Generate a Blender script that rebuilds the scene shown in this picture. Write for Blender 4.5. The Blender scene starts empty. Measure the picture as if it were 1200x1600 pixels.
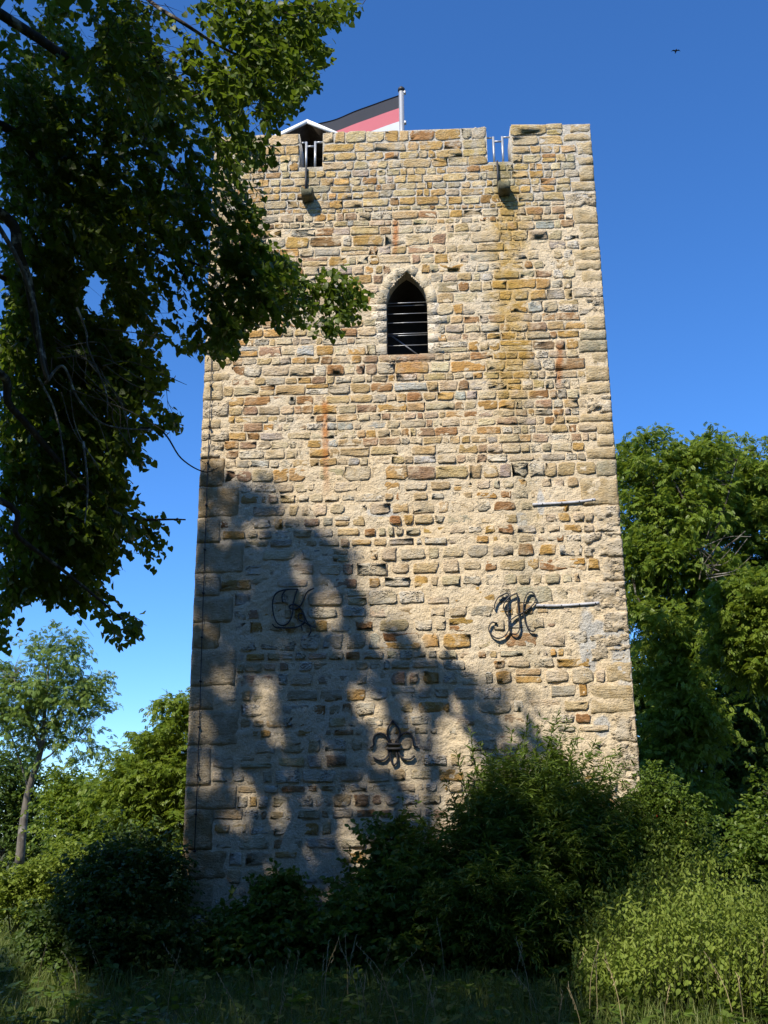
import bpy, math, random
import numpy as np
from mathutils import Matrix, Vector

rng = np.random.default_rng(7)
random.seed(7)
scene = bpy.context.scene
COL = scene.collection

# ------------------------------------------------------------------ camera
F = 1650.0                                    # focal length in photo pixels (1200 wide)
CAM = np.array([0.2985, -14.4266, 1.6])
YAW, PITCH, ROLL = -0.0433458, 0.2951804, -0.0083108
_fwd = np.array([math.sin(YAW)*math.cos(PITCH), math.cos(YAW)*math.cos(PITCH), math.sin(PITCH)])
_r0 = np.array([math.cos(YAW), -math.sin(YAW), 0.0]); _u0 = np.cross(_r0, _fwd)
RIGHT = _r0*math.cos(ROLL) + _u0*math.sin(ROLL)
UP = _u0*math.cos(ROLL) - _r0*math.sin(ROLL)
cam_data = bpy.data.cameras.new('camera')
cam_data.sensor_fit = 'HORIZONTAL'; cam_data.sensor_width = 36.0
cam_data.lens = F*36.0/1200.0
cam_data.clip_start = 0.05; cam_data.clip_end = 6000.0
cam = bpy.data.objects.new('camera', cam_data); COL.objects.link(cam)
M = Matrix.Identity(4)
for i in range(3):
    M[i][0], M[i][1], M[i][2], M[i][3] = RIGHT[i], UP[i], -_fwd[i], CAM[i]
cam.matrix_world = M
scene.camera = cam

# ------------------------------------------------------------------ sky, sun, exposure
SUN = np.array([-0.60, -1.0, 1.20]); SUN = SUN/np.linalg.norm(SUN)     # towards the sun
ELEV = math.asin(SUN[2]); AZ = math.atan2(SUN[0], SUN[1])
world = bpy.data.worlds.new('World'); scene.world = world; world.use_nodes = True
wn = world.node_tree; wn.nodes.clear()
sky = wn.nodes.new('ShaderNodeTexSky'); sky.sky_type = 'NISHITA'; sky.sun_disc = False
sky.sun_elevation = ELEV; sky.sun_rotation = AZ % (2*math.pi)
sky.altitude = 1500; sky.air_density = 1.0; sky.dust_density = 0.4; sky.ozone_density = 9.0
bg = wn.nodes.new('ShaderNodeBackground'); bg.inputs[1].default_value = 0.142
wo = wn.nodes.new('ShaderNodeOutputWorld')
hs = wn.nodes.new('ShaderNodeHueSaturation'); hs.inputs['Saturation'].default_value = 1.12; hs.inputs['Hue'].default_value = 0.503
wn.links.new(sky.outputs[0], hs.inputs['Color']); wn.links.new(hs.outputs[0], bg.inputs[0]); wn.links.new(bg.outputs[0], wo.inputs[0])
sd = bpy.data.lights.new('sun', 'SUN'); sd.energy = 4.5; sd.angle = math.radians(0.9); sd.color = (1.0, 0.92, 0.78)
so = bpy.data.objects.new('sun', sd); COL.objects.link(so)
so.rotation_euler = Vector(SUN).to_track_quat('Z', 'Y').to_euler(); so.location = (-12, -20, 26)
scene.view_settings.view_transform = 'Standard'; scene.view_settings.look = 'None'
scene.view_settings.exposure = 0.75; scene.view_settings.gamma = 1.0
scene.view_settings.use_curve_mapping = False
scene.render.engine = 'CYCLES'
scene.cycles.max_bounces = 6; scene.cycles.diffuse_bounces = 3; scene.cycles.glossy_bounces = 2
scene.cycles.transmission_bounces = 4; scene.cycles.transparent_max_bounces = 6
scene.cycles.use_denoising = True

# ------------------------------------------------------------------ projection helpers
def proj(P):
    d = np.asarray(P, float) - CAM
    w = d @ _fwd
    w = np.where(np.abs(w) < 1e-6, 1e-6, w)
    return 600 + F*(d @ RIGHT)/w, 800 - F*(d @ UP)/w, w

def ray(px, py):
    return _fwd + RIGHT*((px-600)/F) + UP*((800-py)/F)

def at(px, py, y):                     # world point seen at that spot of the photo, on the plane of that y
    d = ray(px, py)
    return CAM + d*((y-CAM[1])/d[1])

def wall(px, py):                      # facade coordinates (x, z)
    p = at(px, py, 0.0)
    return p[0], p[2]

def inpoly(x, y, poly):
    x = np.asarray(x); y = np.asarray(y); res = np.zeros(x.shape, bool)
    n = len(poly); j = n-1
    for i in range(n):
        xi, yi = poly[i]; xj, yj = poly[j]
        c = ((yi > y) != (yj > y)) & (x < (xj-xi)*(y-yi)/((yj-yi) if yj != yi else 1e-9) + xi)
        res ^= c; j = i
    return res

# ------------------------------------------------------------------ noise
_T = np.random.default_rng(3).random((256, 256))
def vn(x, y):
    x = np.asarray(x, float); y = np.asarray(y, float)
    xi = np.floor(x).astype(int); yi = np.floor(y).astype(int); fx = x-xi; fy = y-yi
    fx = fx*fx*(3-2*fx); fy = fy*fy*(3-2*fy)
    a = _T[xi % 256, yi % 256]; b = _T[(xi+1) % 256, yi % 256]
    c = _T[xi % 256, (yi+1) % 256]; d = _T[(xi+1) % 256, (yi+1) % 256]
    return (a*(1-fx)+b*fx)*(1-fy) + (c*(1-fx)+d*fx)*fy
def fbm(x, y, o=4, s=0.0):
    v = 0; amp = 0.5; t = 0
    for k in range(o):
        v = v + amp*vn(x*(2.03**k)+s+17.3*k, y*(2.03**k)+s*1.7+5.1*k); t += amp; amp *= 0.5
    return v/t

# ------------------------------------------------------------------ object helpers
def mesh_np(name, verts, polys, mats, parent=None, smooth=False, mat_idx=None, face_attr=None, col=None, edge=None):
    """polys: list of (P,k) int arrays"""
    verts = np.asarray(verts, np.float32).reshape(-1, 3)
    me = bpy.data.meshes.new(name)
    me.vertices.add(len(verts)); me.vertices.foreach_set('co', verts.ravel())
    loops = np.concatenate([np.asarray(p, np.int32).ravel() for p in polys])
    tot = np.concatenate([np.full(len(p), np.asarray(p).shape[1], np.int32) for p in polys])
    start = np.concatenate([[0], np.cumsum(tot)[:-1]]).astype(np.int32)
    me.loops.add(len(loops)); me.loops.foreach_set('vertex_index', loops)
    me.polygons.add(len(tot)); me.polygons.foreach_set('loop_start', start); me.polygons.foreach_set('loop_total', tot)
    if smooth: me.polygons.foreach_set('use_smooth', np.ones(len(tot), bool))
    if mat_idx is not None: me.polygons.foreach_set('material_index', np.asarray(mat_idx, np.int32))
    for m in (mats if isinstance(mats, (list, tuple)) else [mats]): me.materials.append(m)
    if face_attr is not None:
        a = me.attributes.new('vary', 'FLOAT', 'FACE'); a.data.foreach_set('value', np.asarray(face_attr, np.float32))
    if col is not None:
        a = me.attributes.new('tint', 'FLOAT_COLOR', 'FACE')
        c = np.ones((len(tot), 4), np.float32); c[:, :3] = col; a.data.foreach_set('color', c.ravel())
    if edge is not None:
        a = me.attributes.new('edge', 'FLOAT', 'POINT'); a.data.foreach_set('value', np.asarray(edge, np.float32))
    me.update(calc_edges=True)
    ob = bpy.data.objects.new(name, me); COL.objects.link(ob)
    if parent is not None: ob.parent = parent
    return ob

def tag(o, label, cat, group=None, kind=None):
    o['label'] = label
    if cat: o['category'] = cat
    if group: o['group'] = group
    if kind: o['kind'] = kind
    return o

def thing(name, label, cat, group=None):
    o = bpy.data.objects.new(name, None); COL.objects.link(o); o.empty_display_size = 0.2
    return tag(o, label, cat, group)

class MB:
    """collects boxes, tubes, bands and prisms; build() links them as one mesh"""
    def __init__(s): s.v = []; s.f = {}
    def n(s): return len(s.v)
    def add(s, vs, fs):
        b = len(s.v); s.v += [tuple(map(float, p)) for p in vs]
        for f in fs: s.f.setdefault(len(f), []).append([b+i for i in f])
    def box(s, a, b, bev=0.0):
        x0, y0, z0 = a; x1, y1, z1 = b
        if bev <= 0:
            s.add([(x0,y0,z0),(x1,y0,z0),(x1,y1,z0),(x0,y1,z0),(x0,y0,z1),(x1,y0,z1),(x1,y1,z1),(x0,y1,z1)],
                  [(0,3,2,1),(4,5,6,7),(0,1,5,4),(1,2,6,5),(2,3,7,6),(3,0,4,7)])
        else:
            e = bev; vs = []
            for (z, i) in ((z0, e), (z0+e, 0), (z1-e, 0), (z1, e)):
                vs += [(x0+e,y0+i,z),(x1-e,y0+i,z),(x1-i,y0+e,z),(x1-i,y1-e,z),(x1-e,y1-i,z),(x0+e,y1-i,z),(x0+i,y1-e,z),(x0+i,y0+e,z)]
            fs = [tuple(range(7,-1,-1)), tuple(range(24,32))]
            for r in range(3):
                for k in range(8): fs.append((r*8+k, r*8+(k+1)%8, (r+1)*8+(k+1)%8, (r+1)*8+k))
            s.add(vs, fs)
    def tube(s, pts, rad, n=6, cap=True):
        pts = [np.asarray(p, float) for p in pts]
        if not hasattr(rad, '__len__'): rad = [rad]*len(pts)
        vs = []; u = None
        for i, p in enumerate(pts):
            t = pts[min(i+1, len(pts)-1)]-pts[max(i-1, 0)]
            t = t/(np.linalg.norm(t)+1e-9)
            if u is None:
                a = np.array([0,0,1.]) if abs(t[2]) < .9 else np.array([1.,0,0])
                u = np.cross(t, a)
            u = u-t*(u@t); u = u/(np.linalg.norm(u)+1e-9); w = np.cross(t, u)
            for k in range(n):
                an = 2*math.pi*k/n
                vs.append(p+(u*math.cos(an)+w*math.sin(an))*rad[i])
        fs = []
        for i in range(len(pts)-1):
            for k in range(n): fs.append((i*n+k, i*n+(k+1)%n, (i+1)*n+(k+1)%n, (i+1)*n+k))
        if cap: fs += [tuple(range(n-1,-1,-1)), tuple(range((len(pts)-1)*n, len(pts)*n))]
        s.add(vs, fs)
    def band(s, pts, thick, y0, y1):
        """flat iron bar bent along pts (x,z), standing on edge from y0 to y1"""
        P = np.asarray(pts, float); n = len(P); vs = []
        for i in range(n):
            t = P[min(i+1,n-1)]-P[max(i-1,0)]; t = t/(np.linalg.norm(t)+1e-9); q = np.array([-t[1], t[0]])*thick/2
            for (a, y) in ((P[i]+q, y0), (P[i]-q, y0), (P[i]-q, y1), (P[i]+q, y1)): vs.append((a[0], y, a[1]))
        fs = []
        for i in range(n-1):
            for k in range(4): fs.append((i*4+k, i*4+(k+1)%4, (i+1)*4+(k+1)%4, (i+1)*4+k))
        fs += [(3,2,1,0), (4*n-4, 4*n-3, 4*n-2, 4*n-1)]
        s.add(vs, fs)
    def prism(s, poly, y0, y1):
        """polygon in (x,z), extruded in y"""
        n = len(poly)
        vs = [(p[0], y0, p[1]) for p in poly]+[(p[0], y1, p[1]) for p in poly]
        s.add(vs, [tuple(range(n)), tuple(range(2*n-1, n-1, -1))]+[(i, i+n, (i+1)%n+n, (i+1)%n) for i in range(n)])
    def build(s, name, mat, parent=None, smooth=False):
        return mesh_np(name, np.array(s.v), [np.array(f) for f in s.f.values()], mat, parent, smooth)

def catmull(pts, k=8):
    P = [np.asarray(p, float) for p in pts]; P = [2*P[0]-P[1]]+P+[2*P[-1]-P[-2]]; out = []
    for i in range(1, len(P)-2):
        for j in range(k):
            t = j/k
            out.append(0.5*((2*P[i])+(-P[i-1]+P[i+1])*t+(2*P[i-1]-5*P[i]+4*P[i+1]-P[i+2])*t*t+(-P[i-1]+3*P[i]-3*P[i+1]+P[i+2])*t**3))
    out.append(P[-2]); return out

# ------------------------------------------------------------------ materials
class NT:
    def __init__(s, name):
        s.m = bpy.data.materials.new(name); s.m.use_nodes = True; s.t = s.m.node_tree; s.t.nodes.clear()
        s.out = s.node('ShaderNodeOutputMaterial')
    def node(s, k, **kw):
        n = s.t.nodes.new(k)
        for a, b in kw.items(): setattr(n, a, b)
        return n
    def put(s, sock, v):
        if hasattr(v, 'is_linked') or hasattr(v, 'links'): s.t.links.new(v, sock)
        else:
            if hasattr(sock.default_value, '__len__') and not hasattr(v, '__len__'): v = (v, v, v)
            if hasattr(v, '__len__') and len(sock.default_value) == 4 and len(v) == 3: v = (*v, 1)
            sock.default_value = v
    def math(s, op, a, b=0.0, c=0.0, clamp=False):
        n = s.node('ShaderNodeMath', operation=op, use_clamp=clamp)
        for i, v in enumerate((a, b, c)): s.put(n.inputs[i], v)
        return n.outputs[0]
    def ss(s, v, a, b, lo=0.0, hi=1.0):          # smooth ramp
        n = s.node('ShaderNodeMapRange', interpolation_type='SMOOTHSTEP')
        s.put(n.inputs[0], v); n.inputs[1].default_value = a; n.inputs[2].default_value = b
        n.inputs[3].default_value = lo; n.inputs[4].default_value = hi
        return n.outputs[0]
    def mix(s, f, a, b, mode='MIX'):
        n = s.node('ShaderNodeMix', data_type='RGBA', blend_type=mode)
        s.put(n.inputs[0], f); s.put(n.inputs[6], a); s.put(n.inputs[7], b)
        return n.outputs[2]
    def noise(s, scale, detail=4, rough=0.55, vec=None, out=0):
        n = s.node('ShaderNodeTexNoise'); n.inputs['Scale'].default_value = scale
        n.inputs['Detail'].default_value = detail; n.inputs['Roughness'].default_value = rough
        if vec is not None: s.t.links.new(vec, n.inputs['Vector'])
        return n.outputs[out]
    def pos(s): return s.node('ShaderNodeNewGeometry').outputs['Position']
    def bump(s, h, strength, dist, normal=None):
        n = s.node('ShaderNodeBump'); n.inputs['Strength'].default_value = strength; n.inputs['Distance'].default_value = dist
        s.put(n.inputs['Height'], h)
        if normal is not None: s.t.links.new(normal, n.inputs['Normal'])
        return n.outputs[0]
    def principled(s, col, rough=0.8, normal=None, metal=0.0, spec=0.3):
        n = s.node('ShaderNodeBsdfPrincipled'); s.put(n.inputs['Base Color'], col); s.put(n.inputs['Roughness'], rough)
        s.put(n.inputs['Metallic'], metal); s.put(n.inputs['Specular IOR Level'], spec)
        if normal is not None: s.t.links.new(normal, n.inputs['Normal'])
        return n.outputs[0]
    def done(s, sh): s.t.links.new(sh, s.out.inputs[0]); return s.m

EDGE = np.r_[np.ones(20), np.zeros(11)]
STREAKS = [   # photo spot of the top and foot of each stain, half width (photo px), colour, strength
    (793, 300, 803, 640, 46, (0.40, 0.25, 0.05), 0.74),
    (815, 620, 822, 1060, 26, (0.33, 0.29, 0.19), 0.45),
    (786, 248, 790, 312, 30, (0.24, 0.19, 0.055), 0.75),
    (484, 262, 488, 312, 26, (0.27, 0.22, 0.10), 0.6),
    (618, 344, 617, 395, 8, (0.42, 0.15, 0.035), 0.85),
    (508, 628, 509, 745, 8, (0.45, 0.17, 0.04), 0.85),
    (874, 540, 873, 602, 8, (0.38, 0.14, 0.035), 0.85),
    (642, 553, 642, 590, 40, (0.45, 0.22, 0.10), 0.5),
]
def stains(t, col, pos):
    sep = t.node('ShaderNodeSeparateXYZ'); t.t.links.new(pos, sep.inputs[0])
    X, Z = sep.outputs[0], sep.outputs[2]
    nz = t.noise(2.6, 5, 0.6, pos); nf = t.noise(9.0, 4, 0.6, pos)
    for (ax, ay, bx, by, hw, c, st) in STREAKS:
        x0, z0 = wall(ax, ay); x1, z1 = wall(bx, by); w = hw/108.0
        k = (x1-x0)/(z1-z0)
        cx = t.math('MULTIPLY_ADD', Z, k, x0-k*z0)
        d = t.math('ABSOLUTE', t.math('SUBTRACT', X, cx))
        d = t.math('ADD', d, t.math('MULTIPLY', t.math('SUBTRACT', nz, 0.5), w*1.9))
        m = t.ss(d, w, w*0.15)
        e = 0.12 if z0-z1 < 1 else 0.5
        m = t.math('MULTIPLY', m, t.ss(Z, z0+0.06, z0-0.06))
        m = t.math('MULTIPLY', m, t.ss(Z, z1-e, z1+e))
        m = t.math('MULTIPLY', m, t.ss(nf, 0.30, 0.58, 0.35, 1.0))
        m = t.math('MULTIPLY', m, st)
        col = t.mix(m, col, c)
    return col, X, Z

ZA = wall(640, 326)[1]; ZB = wall(640, 745)[1]

def mat_stone(name, pitted=False, rough=1.0):
    t = NT(name); p = t.pos()
    a = t.node('ShaderNodeAttribute', attribute_name='tint').outputs['Color']
    n1 = t.noise(7, 5, 0.6, p); n2 = t.noise(38, 4, 0.65, p); n3 = t.noise(2.1, 3, 0.5, p)
    c = t.mix(t.ss(n1, 0.35, 0.7), a, t.mix(1.0, a, (0.84, 0.76, 0.62), 'MULTIPLY'))
    c = t.mix(t.ss(n3, 0.45, 0.75, 0, 0.35), c, (0.54, 0.44, 0.29))
    c = t.mix(t.ss(n2, 0.28, 0.56, 0.22, 0.0), c, (0.20, 0.15, 0.09))
    sm = t.math('MULTIPLY', t.ss(t.noise(5.5, 5, 0.65, p), 0.50, 0.62), t.ss(t.noise(0.7, 3, 0.5, p), 0.35, 0.6, 0.15, 0.7))
    ed = t.node('ShaderNodeAttribute', attribute_name='edge').outputs['Fac']
    em = t.ss(t.math('MULTIPLY_ADD', t.math('SUBTRACT', t.noise(13, 5, 0.7, p), 0.5), 2.6, ed), 0.62, 0.95, 0, 0.88)
    sz = t.node('ShaderNodeSeparateXYZ'); t.t.links.new(p, sz.inputs[0])
    mc = t.mix(t.ss(sz.outputs[2], ZA-0.1, ZA+0.1), (0.63, 0.51, 0.345), (0.51, 0.46, 0.37))
    c = t.mix(t.math('MAXIMUM', em, sm), c, mc)
    c, X, Z = stains(t, c, p)
    ml = t.node('ShaderNodeMapping'); ml.inputs['Scale'].default_value = (1, 1, 2.2); t.t.links.new(p, ml.inputs[0])
    h = t.math('ADD', t.math('MULTIPLY', n2, 0.5), t.noise(17, 6, 0.68, ml.outputs[0]))
    if pitted:
        v = t.node('ShaderNodeTexVoronoi', feature='F1'); v.inputs['Scale'].default_value = 22
        mp = t.node('ShaderNodeMapping'); mp.inputs['Scale'].default_value = (1, 1, 1.9); t.t.links.new(p, mp.inputs[0])
        ds = t.node('ShaderNodeVectorMath', operation='MULTIPLY_ADD')
        t.t.links.new(t.noise(14, 3, 0.6, p, 1), ds.inputs[0]); ds.inputs[1].default_value = (0.1, 0.1, 0.1); t.t.links.new(mp.outputs[0], ds.inputs[2])
        t.t.links.new(ds.outputs[0], v.inputs['Vector'])
        pit = t.math('MULTIPLY', t.ss(v.outputs['Distance'], 0.55, 0.2), t.ss(t.noise(5, 3, 0.5, p), 0.42, 0.6))
        h = t.math('SUBTRACT', h, t.math('MULTIPLY', pit, 1.6))
        c = t.mix(t.math('MULTIPLY', pit, 0.45), c, (0.13, 0.115, 0.09))
    nb = t.bump(h, 1.0, (0.03 if pitted else 0.045)*rough)
    return t.done(t.principled(c, 0.92, nb, spec=0.15))

def mat_mortar():
    t = NT('lime_mortar'); p = t.pos()
    n1 = t.noise(1.3, 5, 0.6, p); n2 = t.noise(11, 5, 0.65, p); n3 = t.noise(45, 3, 0.6, p)
    sep = t.node('ShaderNodeSeparateXYZ'); t.t.links.new(p, sep.inputs[0])
    zz = t.math('ADD', sep.outputs[2], t.math('MULTIPLY', t.math('SUBTRACT', n1, 0.5), 0.5))
    c = t.mix(t.ss(n1, 0.35, 0.7), (0.65, 0.52, 0.34), (0.60, 0.52, 0.39))
    c = t.mix(t.ss(n2, 0.42, 0.72, 0, 0.7), c, (0.58, 0.48, 0.33))
    c = t.mix(t.ss(n2, 0.42, 0.26, 0, 0.6), c, (0.48, 0.44, 0.38))
    up = t.ss(zz, ZA-0.12, ZA+0.12)
    c = t.mix(up, c, t.mix(n2, (0.53, 0.48, 0.40), (0.46, 0.43, 0.37)))
    # grey cement repairs
    for (px, py, rx, ry) in ((918, 1005, 14, 60), (940, 985, 30, 16), (978, 1030, 26, 45), (845, 785, 7, 22), (815, 815, 10, 16), (940, 1135, 14, 16), (600, 800, 30, 10), (820, 990, 10, 20)):
        x0, z0 = wall(px, py)
        dx = t.math('DIVIDE', t.math('SUBTRACT', sep.outputs[0], x0), rx/115)
        dz = t.math('DIVIDE', t.math('SUBTRACT', sep.outputs[2], z0), ry/115)
        d = t.math('SQRT', t.math('ADD', t.math('MULTIPLY', dx, dx), t.math('MULTIPLY', dz, dz)))
        d = t.math('ADD', d, t.math('MULTIPLY', t.math('SUBTRACT', t.noise(6, 4, 0.6, p), 0.5), 1.2))
        c = t.mix(t.ss(d, 1.1, 0.75, 0, 0.85), c, (0.44, 0.44, 0.42))
    c = t.mix(t.ss(n3, 0.36, 0.60, 0.25, 0.0), c, (0.22, 0.17, 0.11))
    c, X, Z = stains(t, c, p)
    h = t.math('ADD', t.math('MULTIPLY', n3, 0.35), n2)
    return t.done(t.principled(c, 0.95, t.bump(h, 1.0, 0.04), spec=0.12))

def mat_plain(name, col, rough=0.6, metal=0.0, nscale=20, namp=0.25, bump=0.0, spec=0.3):
    t = NT(name); p = t.pos(); n = t.noise(nscale, 4, 0.6, p)
    c = t.mix(t.ss(n, 0.35, 0.7), col, tuple(x*(1-namp) for x in col))
    return t.done(t.principled(c, t.ss(n, 0.2, 0.8, max(rough-0.1, 0), min(rough+0.1, 1)), t.bump(n, bump, 0.01) if bump else None, metal, spec))

def mat_leaf(name, col, col2, trans, tcol, gloss=0.45):
    t = NT(name)
    a = t.node('ShaderNodeAttribute', attribute_name='vary').outputs['Fac']
    c = t.mix(a, col, col2)
    n = t.node('ShaderNodeBsdfPrincipled'); t.put(n.inputs['Base Color'], c); n.inputs['Roughness'].default_value = gloss
    n.inputs['Specular IOR Level'].default_value = 0.25
    tr = t.node('ShaderNodeBsdfTranslucent'); t.put(tr.inputs[0], t.mix(a, tcol, tuple(x*0.8 for x in tcol)))
    mx = t.node('ShaderNodeMixShader'); mx.inputs[0].default_value = trans
    t.t.links.new(n.outputs[0], mx.inputs[1]); t.t.links.new(tr.outputs[0], mx.inputs[2])
    return t.done(mx.outputs[0])

def mat_bark(name, c1, c2, scale=6):
    t = NT(name); p = t.pos()
    mp = t.node('ShaderNodeMapping'); mp.inputs['Scale'].default_value = (1, 1, 0.25); t.t.links.new(p, mp.inputs[0])
    n = t.noise(scale*3, 5, 0.65, mp.outputs[0]); l = t.noise(scale, 4, 0.6, p)
    c = t.mix(t.ss(n, 0.3, 0.7), c1, tuple(x*0.5 for x in c1)); c = t.mix(t.ss(l, 0.52, 0.66), c, c2)
    return t.done(t.principled(c, 0.9, t.bump(n, 0.8, 0.02), spec=0.1))

STONE = mat_stone('sandstone'); PITTED = mat_stone('pitted_limestone', True); DRESSED = mat_stone('dressed_limestone', True, 0.45); MORTAR = mat_mortar()
DARK = mat_plain('interior_shade', (0.035, 0.032, 0.028), 0.9)  # near-black stands in for the shade inside the window
STEEL = mat_plain('galvanised_steel', (0.42, 0.44, 0.47), 0.45, 0.6)
IRON = mat_plain('wrought_iron', (0.045, 0.045, 0.048), 0.55, 0.3)
LEAD = mat_plain('lead_sheet', (0.46, 0.46, 0.48), 0.6, 0.1, 14, 0.3, 0.3)
WHITE = mat_plain('white_paint', (0.80, 0.80, 0.78), 0.6, 0, 8, 0.06)
WOOD = mat_plain('dark_timber', (0.07, 0.055, 0.042), 0.8, 0, 12, 0.4, 0.4)
MOSSY = mat_plain('mossy_stone', (0.12, 0.115, 0.07), 0.95, 0, 18, 0.45, 0.8)
L_LIND = mat_leaf('linden_leaf', (0.045, 0.078, 0.010), (0.085, 0.125, 0.015), 0.36, (0.19, 0.28, 0.02))
L_PALE = mat_leaf('pale_ash_leaf', (0.115, 0.185, 0.035), (0.18, 0.25, 0.06), 0.40, (0.26, 0.36, 0.06))
L_ASH = mat_leaf('ash_leaf', (0.095, 0.155, 0.018), (0.175, 0.230, 0.030), 0.40, (0.27, 0.36, 0.03))
L_BUSH = mat_leaf('bush_leaf', (0.070, 0.122, 0.017), (0.125, 0.175, 0.027), 0.34, (0.19, 0.29, 0.026))
L_DARK = mat_leaf('ivy_shade_leaf', (0.042, 0.078, 0.014), (0.075, 0.115, 0.022), 0.28, (0.12, 0.19, 0.02), 0.5)  # dark ivy green, also carries painted shade on the right background tree
L_NETT = mat_leaf('nettle_leaf', (0.115, 0.170, 0.020), (0.195, 0.245, 0.040), 0.34, (0.27, 0.35, 0.035), 0.6)
L_GRAS = mat_leaf('grass_blade', (0.075, 0.115, 0.022), (0.17, 0.19, 0.05), 0.32, (0.18, 0.24, 0.03), 0.5)
L_STRAW = mat_leaf('dry_straw', (0.36, 0.30, 0.16), (0.26, 0.20, 0.10), 0.2, (0.4, 0.33, 0.17), 0.6)
BARK = mat_bark('linden_bark', (0.075, 0.062, 0.05), (0.30, 0.30, 0.26))
BARK3 = mat_bark('lichened_bark', (0.17, 0.155, 0.13), (0.42, 0.42, 0.36), 14)
BARK2 = mat_bark('ash_bark', (0.16, 0.14, 0.115), (0.26, 0.24, 0.21), 3)
STEMM = mat_plain('green_stem', (0.10, 0.12, 0.04), 0.7)
RED = mat_plain('rose_hip', (0.45, 0.03, 0.015), 0.35)

# ------------------------------------------------------------------ ground
def ground_z(x, y):
    x = np.asarray(x, float); y = np.asarray(y, float)
    z = 0.10*(fbm(x*0.35+40, y*0.35+40, 3)-0.5)
    r = np.sqrt(x*x+(y+5)**2)
    return z - 0.02 + 0.0*r
gx = np.concatenate([[-3000,-900,-300,-120,-60,-35,-22], np.arange(-15,15.1,0.5), [22,35,60,120,300,900,3000]])
gy = np.concatenate([[-3000,-900,-300,-120,-60,-35], np.arange(-22,20.1,0.5), [28,40,60,120,300,900,3000]])
GX, GY = np.meshgrid(gx, gy, indexing='ij')
GV = np.stack([GX, GY, ground_z(GX, GY)], -1).reshape(-1, 3)
idx = np.arange(len(gx)*len(gy)).reshape(len(gx), len(gy))
def quads(idx): return np.stack([idx[:-1,:-1], idx[1:,:-1], idx[1:,1:], idx[:-1,1:]], -1).reshape(-1, 4)
t = NT('meadow_soil'); p = t.pos(); n1 = t.noise(3, 5, 0.6, p); n2 = t.noise(40, 4, 0.6, p)
GM = t.done(t.principled(t.mix(n1, (0.045, 0.065, 0.02), (0.085, 0.085, 0.035)), 0.95, t.bump(n2, 0.6, 0.05), spec=0.1))
o = mesh_np('ground', GV, [quads(idx)], GM, smooth=True); tag(o, 'rough meadow ground around the old stone tower', None, kind='structure')

# ------------------------------------------------------------------ tower
HW, ZT, DEP = 3.0, 12.38, 6.0
tower = thing('stone_tower', 'square old tower of coursed yellow rubble stone with battlements and pointed window', 'tower')
cl0, cl1 = wall(467.5, 262)[0], wall(504, 261)[0]; clz = wall(486, 261)[1]
cr0, cr1 = wall(762, 254)[0], wall(799.5, 254)[0]; crz = wall(780, 254)[1]
wx0 = wall(604, 520)[0]; wx1 = wall(668.5, 520)[0]; wz0 = wall(636, 554)[1]; wzs = wall(636, 474)[1]; wza = wall(635, 425)[1]
wxm = (wx0+wx1)/2; FR = 0.15                      # width of the window surround
def relief(X, Z):
    """mortar surface: small lumps high up, heavy uneven render lower down"""
    low = np.clip((ZB+0.5-Z)/1.2, 0, 1)
    n = fbm(X*3.1, Z*4.0, 5, 2.0)-0.5
    f = fbm(X*11, Z*15, 3, 9.0)-0.5
    big = fbm(X*1.1, Z*1.3, 3, 30.0)-0.5
    mid = np.clip((ZA-Z)*4, 0, 1)
    Y = 0.001 - 0.001*mid - n*(0.008+0.008*mid+0.022*low) - f*(0.008+0.004*mid+0.014*low) - big*(0.010*mid+0.016*low)
    dw = np.maximum(np.abs(X-wxm)-((wx1-wx0)/2+FR-0.02), np.maximum(wz0-Z, Z-(wza+FR-0.06)))
    return np.where(dw < 0, 0.001, Y)

def sheet(xs, zs, hole, name, place, rel):
    X, Z = np.meshgrid(xs, zs, indexing='ij')
    Y = rel(X, Z)
    V = place(X, Y, Z).reshape(-1, 3)
    q = quads(np.arange(X.size).reshape(X.shape))
    cx = (xs[:-1]+xs[1:])/2; cz = (zs[:-1]+zs[1:])/2
    CX, CZ = np.meshgrid(cx, cz, indexing='ij')
    keep = ~hole(CX, CZ).ravel()
    return mesh_np(name, V, [q[keep]], MORTAR, tower, smooth=True)
def hole_front(X, Z):
    h = (X > cl0) & (X < cl1) & (Z > clz)
    h |= (X > cr0) & (X < cr1) & (Z > crz)
    h |= (np.abs(X-wxm) < (wx1-wx0)/2+0.05) & (Z > wz0-0.02) & (Z < wzs+0.12)
    h |= (np.abs(X-wxm) < np.clip((wza-Z)*0.85, 0, 0.3)+0.02) & (Z > wzs) & (Z < wza+0.02)
    return h
step = 0.026
xs = np.unique(np.round(np.concatenate([np.arange(-HW, HW, step), [HW, cl0, cl1, cr0, cr1]]), 4))
zs = np.unique(np.round(np.concatenate([np.arange(-0.4, ZT, step), [ZT, clz, crz]]), 4))
front_place = lambda X, Y, Z: np.stack([X, Y, Z], -1)
sheet(xs, zs, hole_front, 'mortar_face', front_place, relief)
nohole = lambda X, Z: np.zeros(X.shape, bool)
side_places = {
    'right': lambda X, Y, Z: np.stack([HW-Y, X, Z], -1),
    'left': lambda X, Y, Z: np.stack([-HW+Y, DEP-X, Z], -1),
    'back': lambda X, Y, Z: np.stack([HW-X, DEP-Y, Z], -1)}
cs = np.linspace(0, DEP, 60); cz_ = np.linspace(-0.4, ZT, 124)
for k in ('right', 'left', 'back'):
    sheet(cs, cz_, nohole, 'mortar_face', side_places[k], relief)

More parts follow.
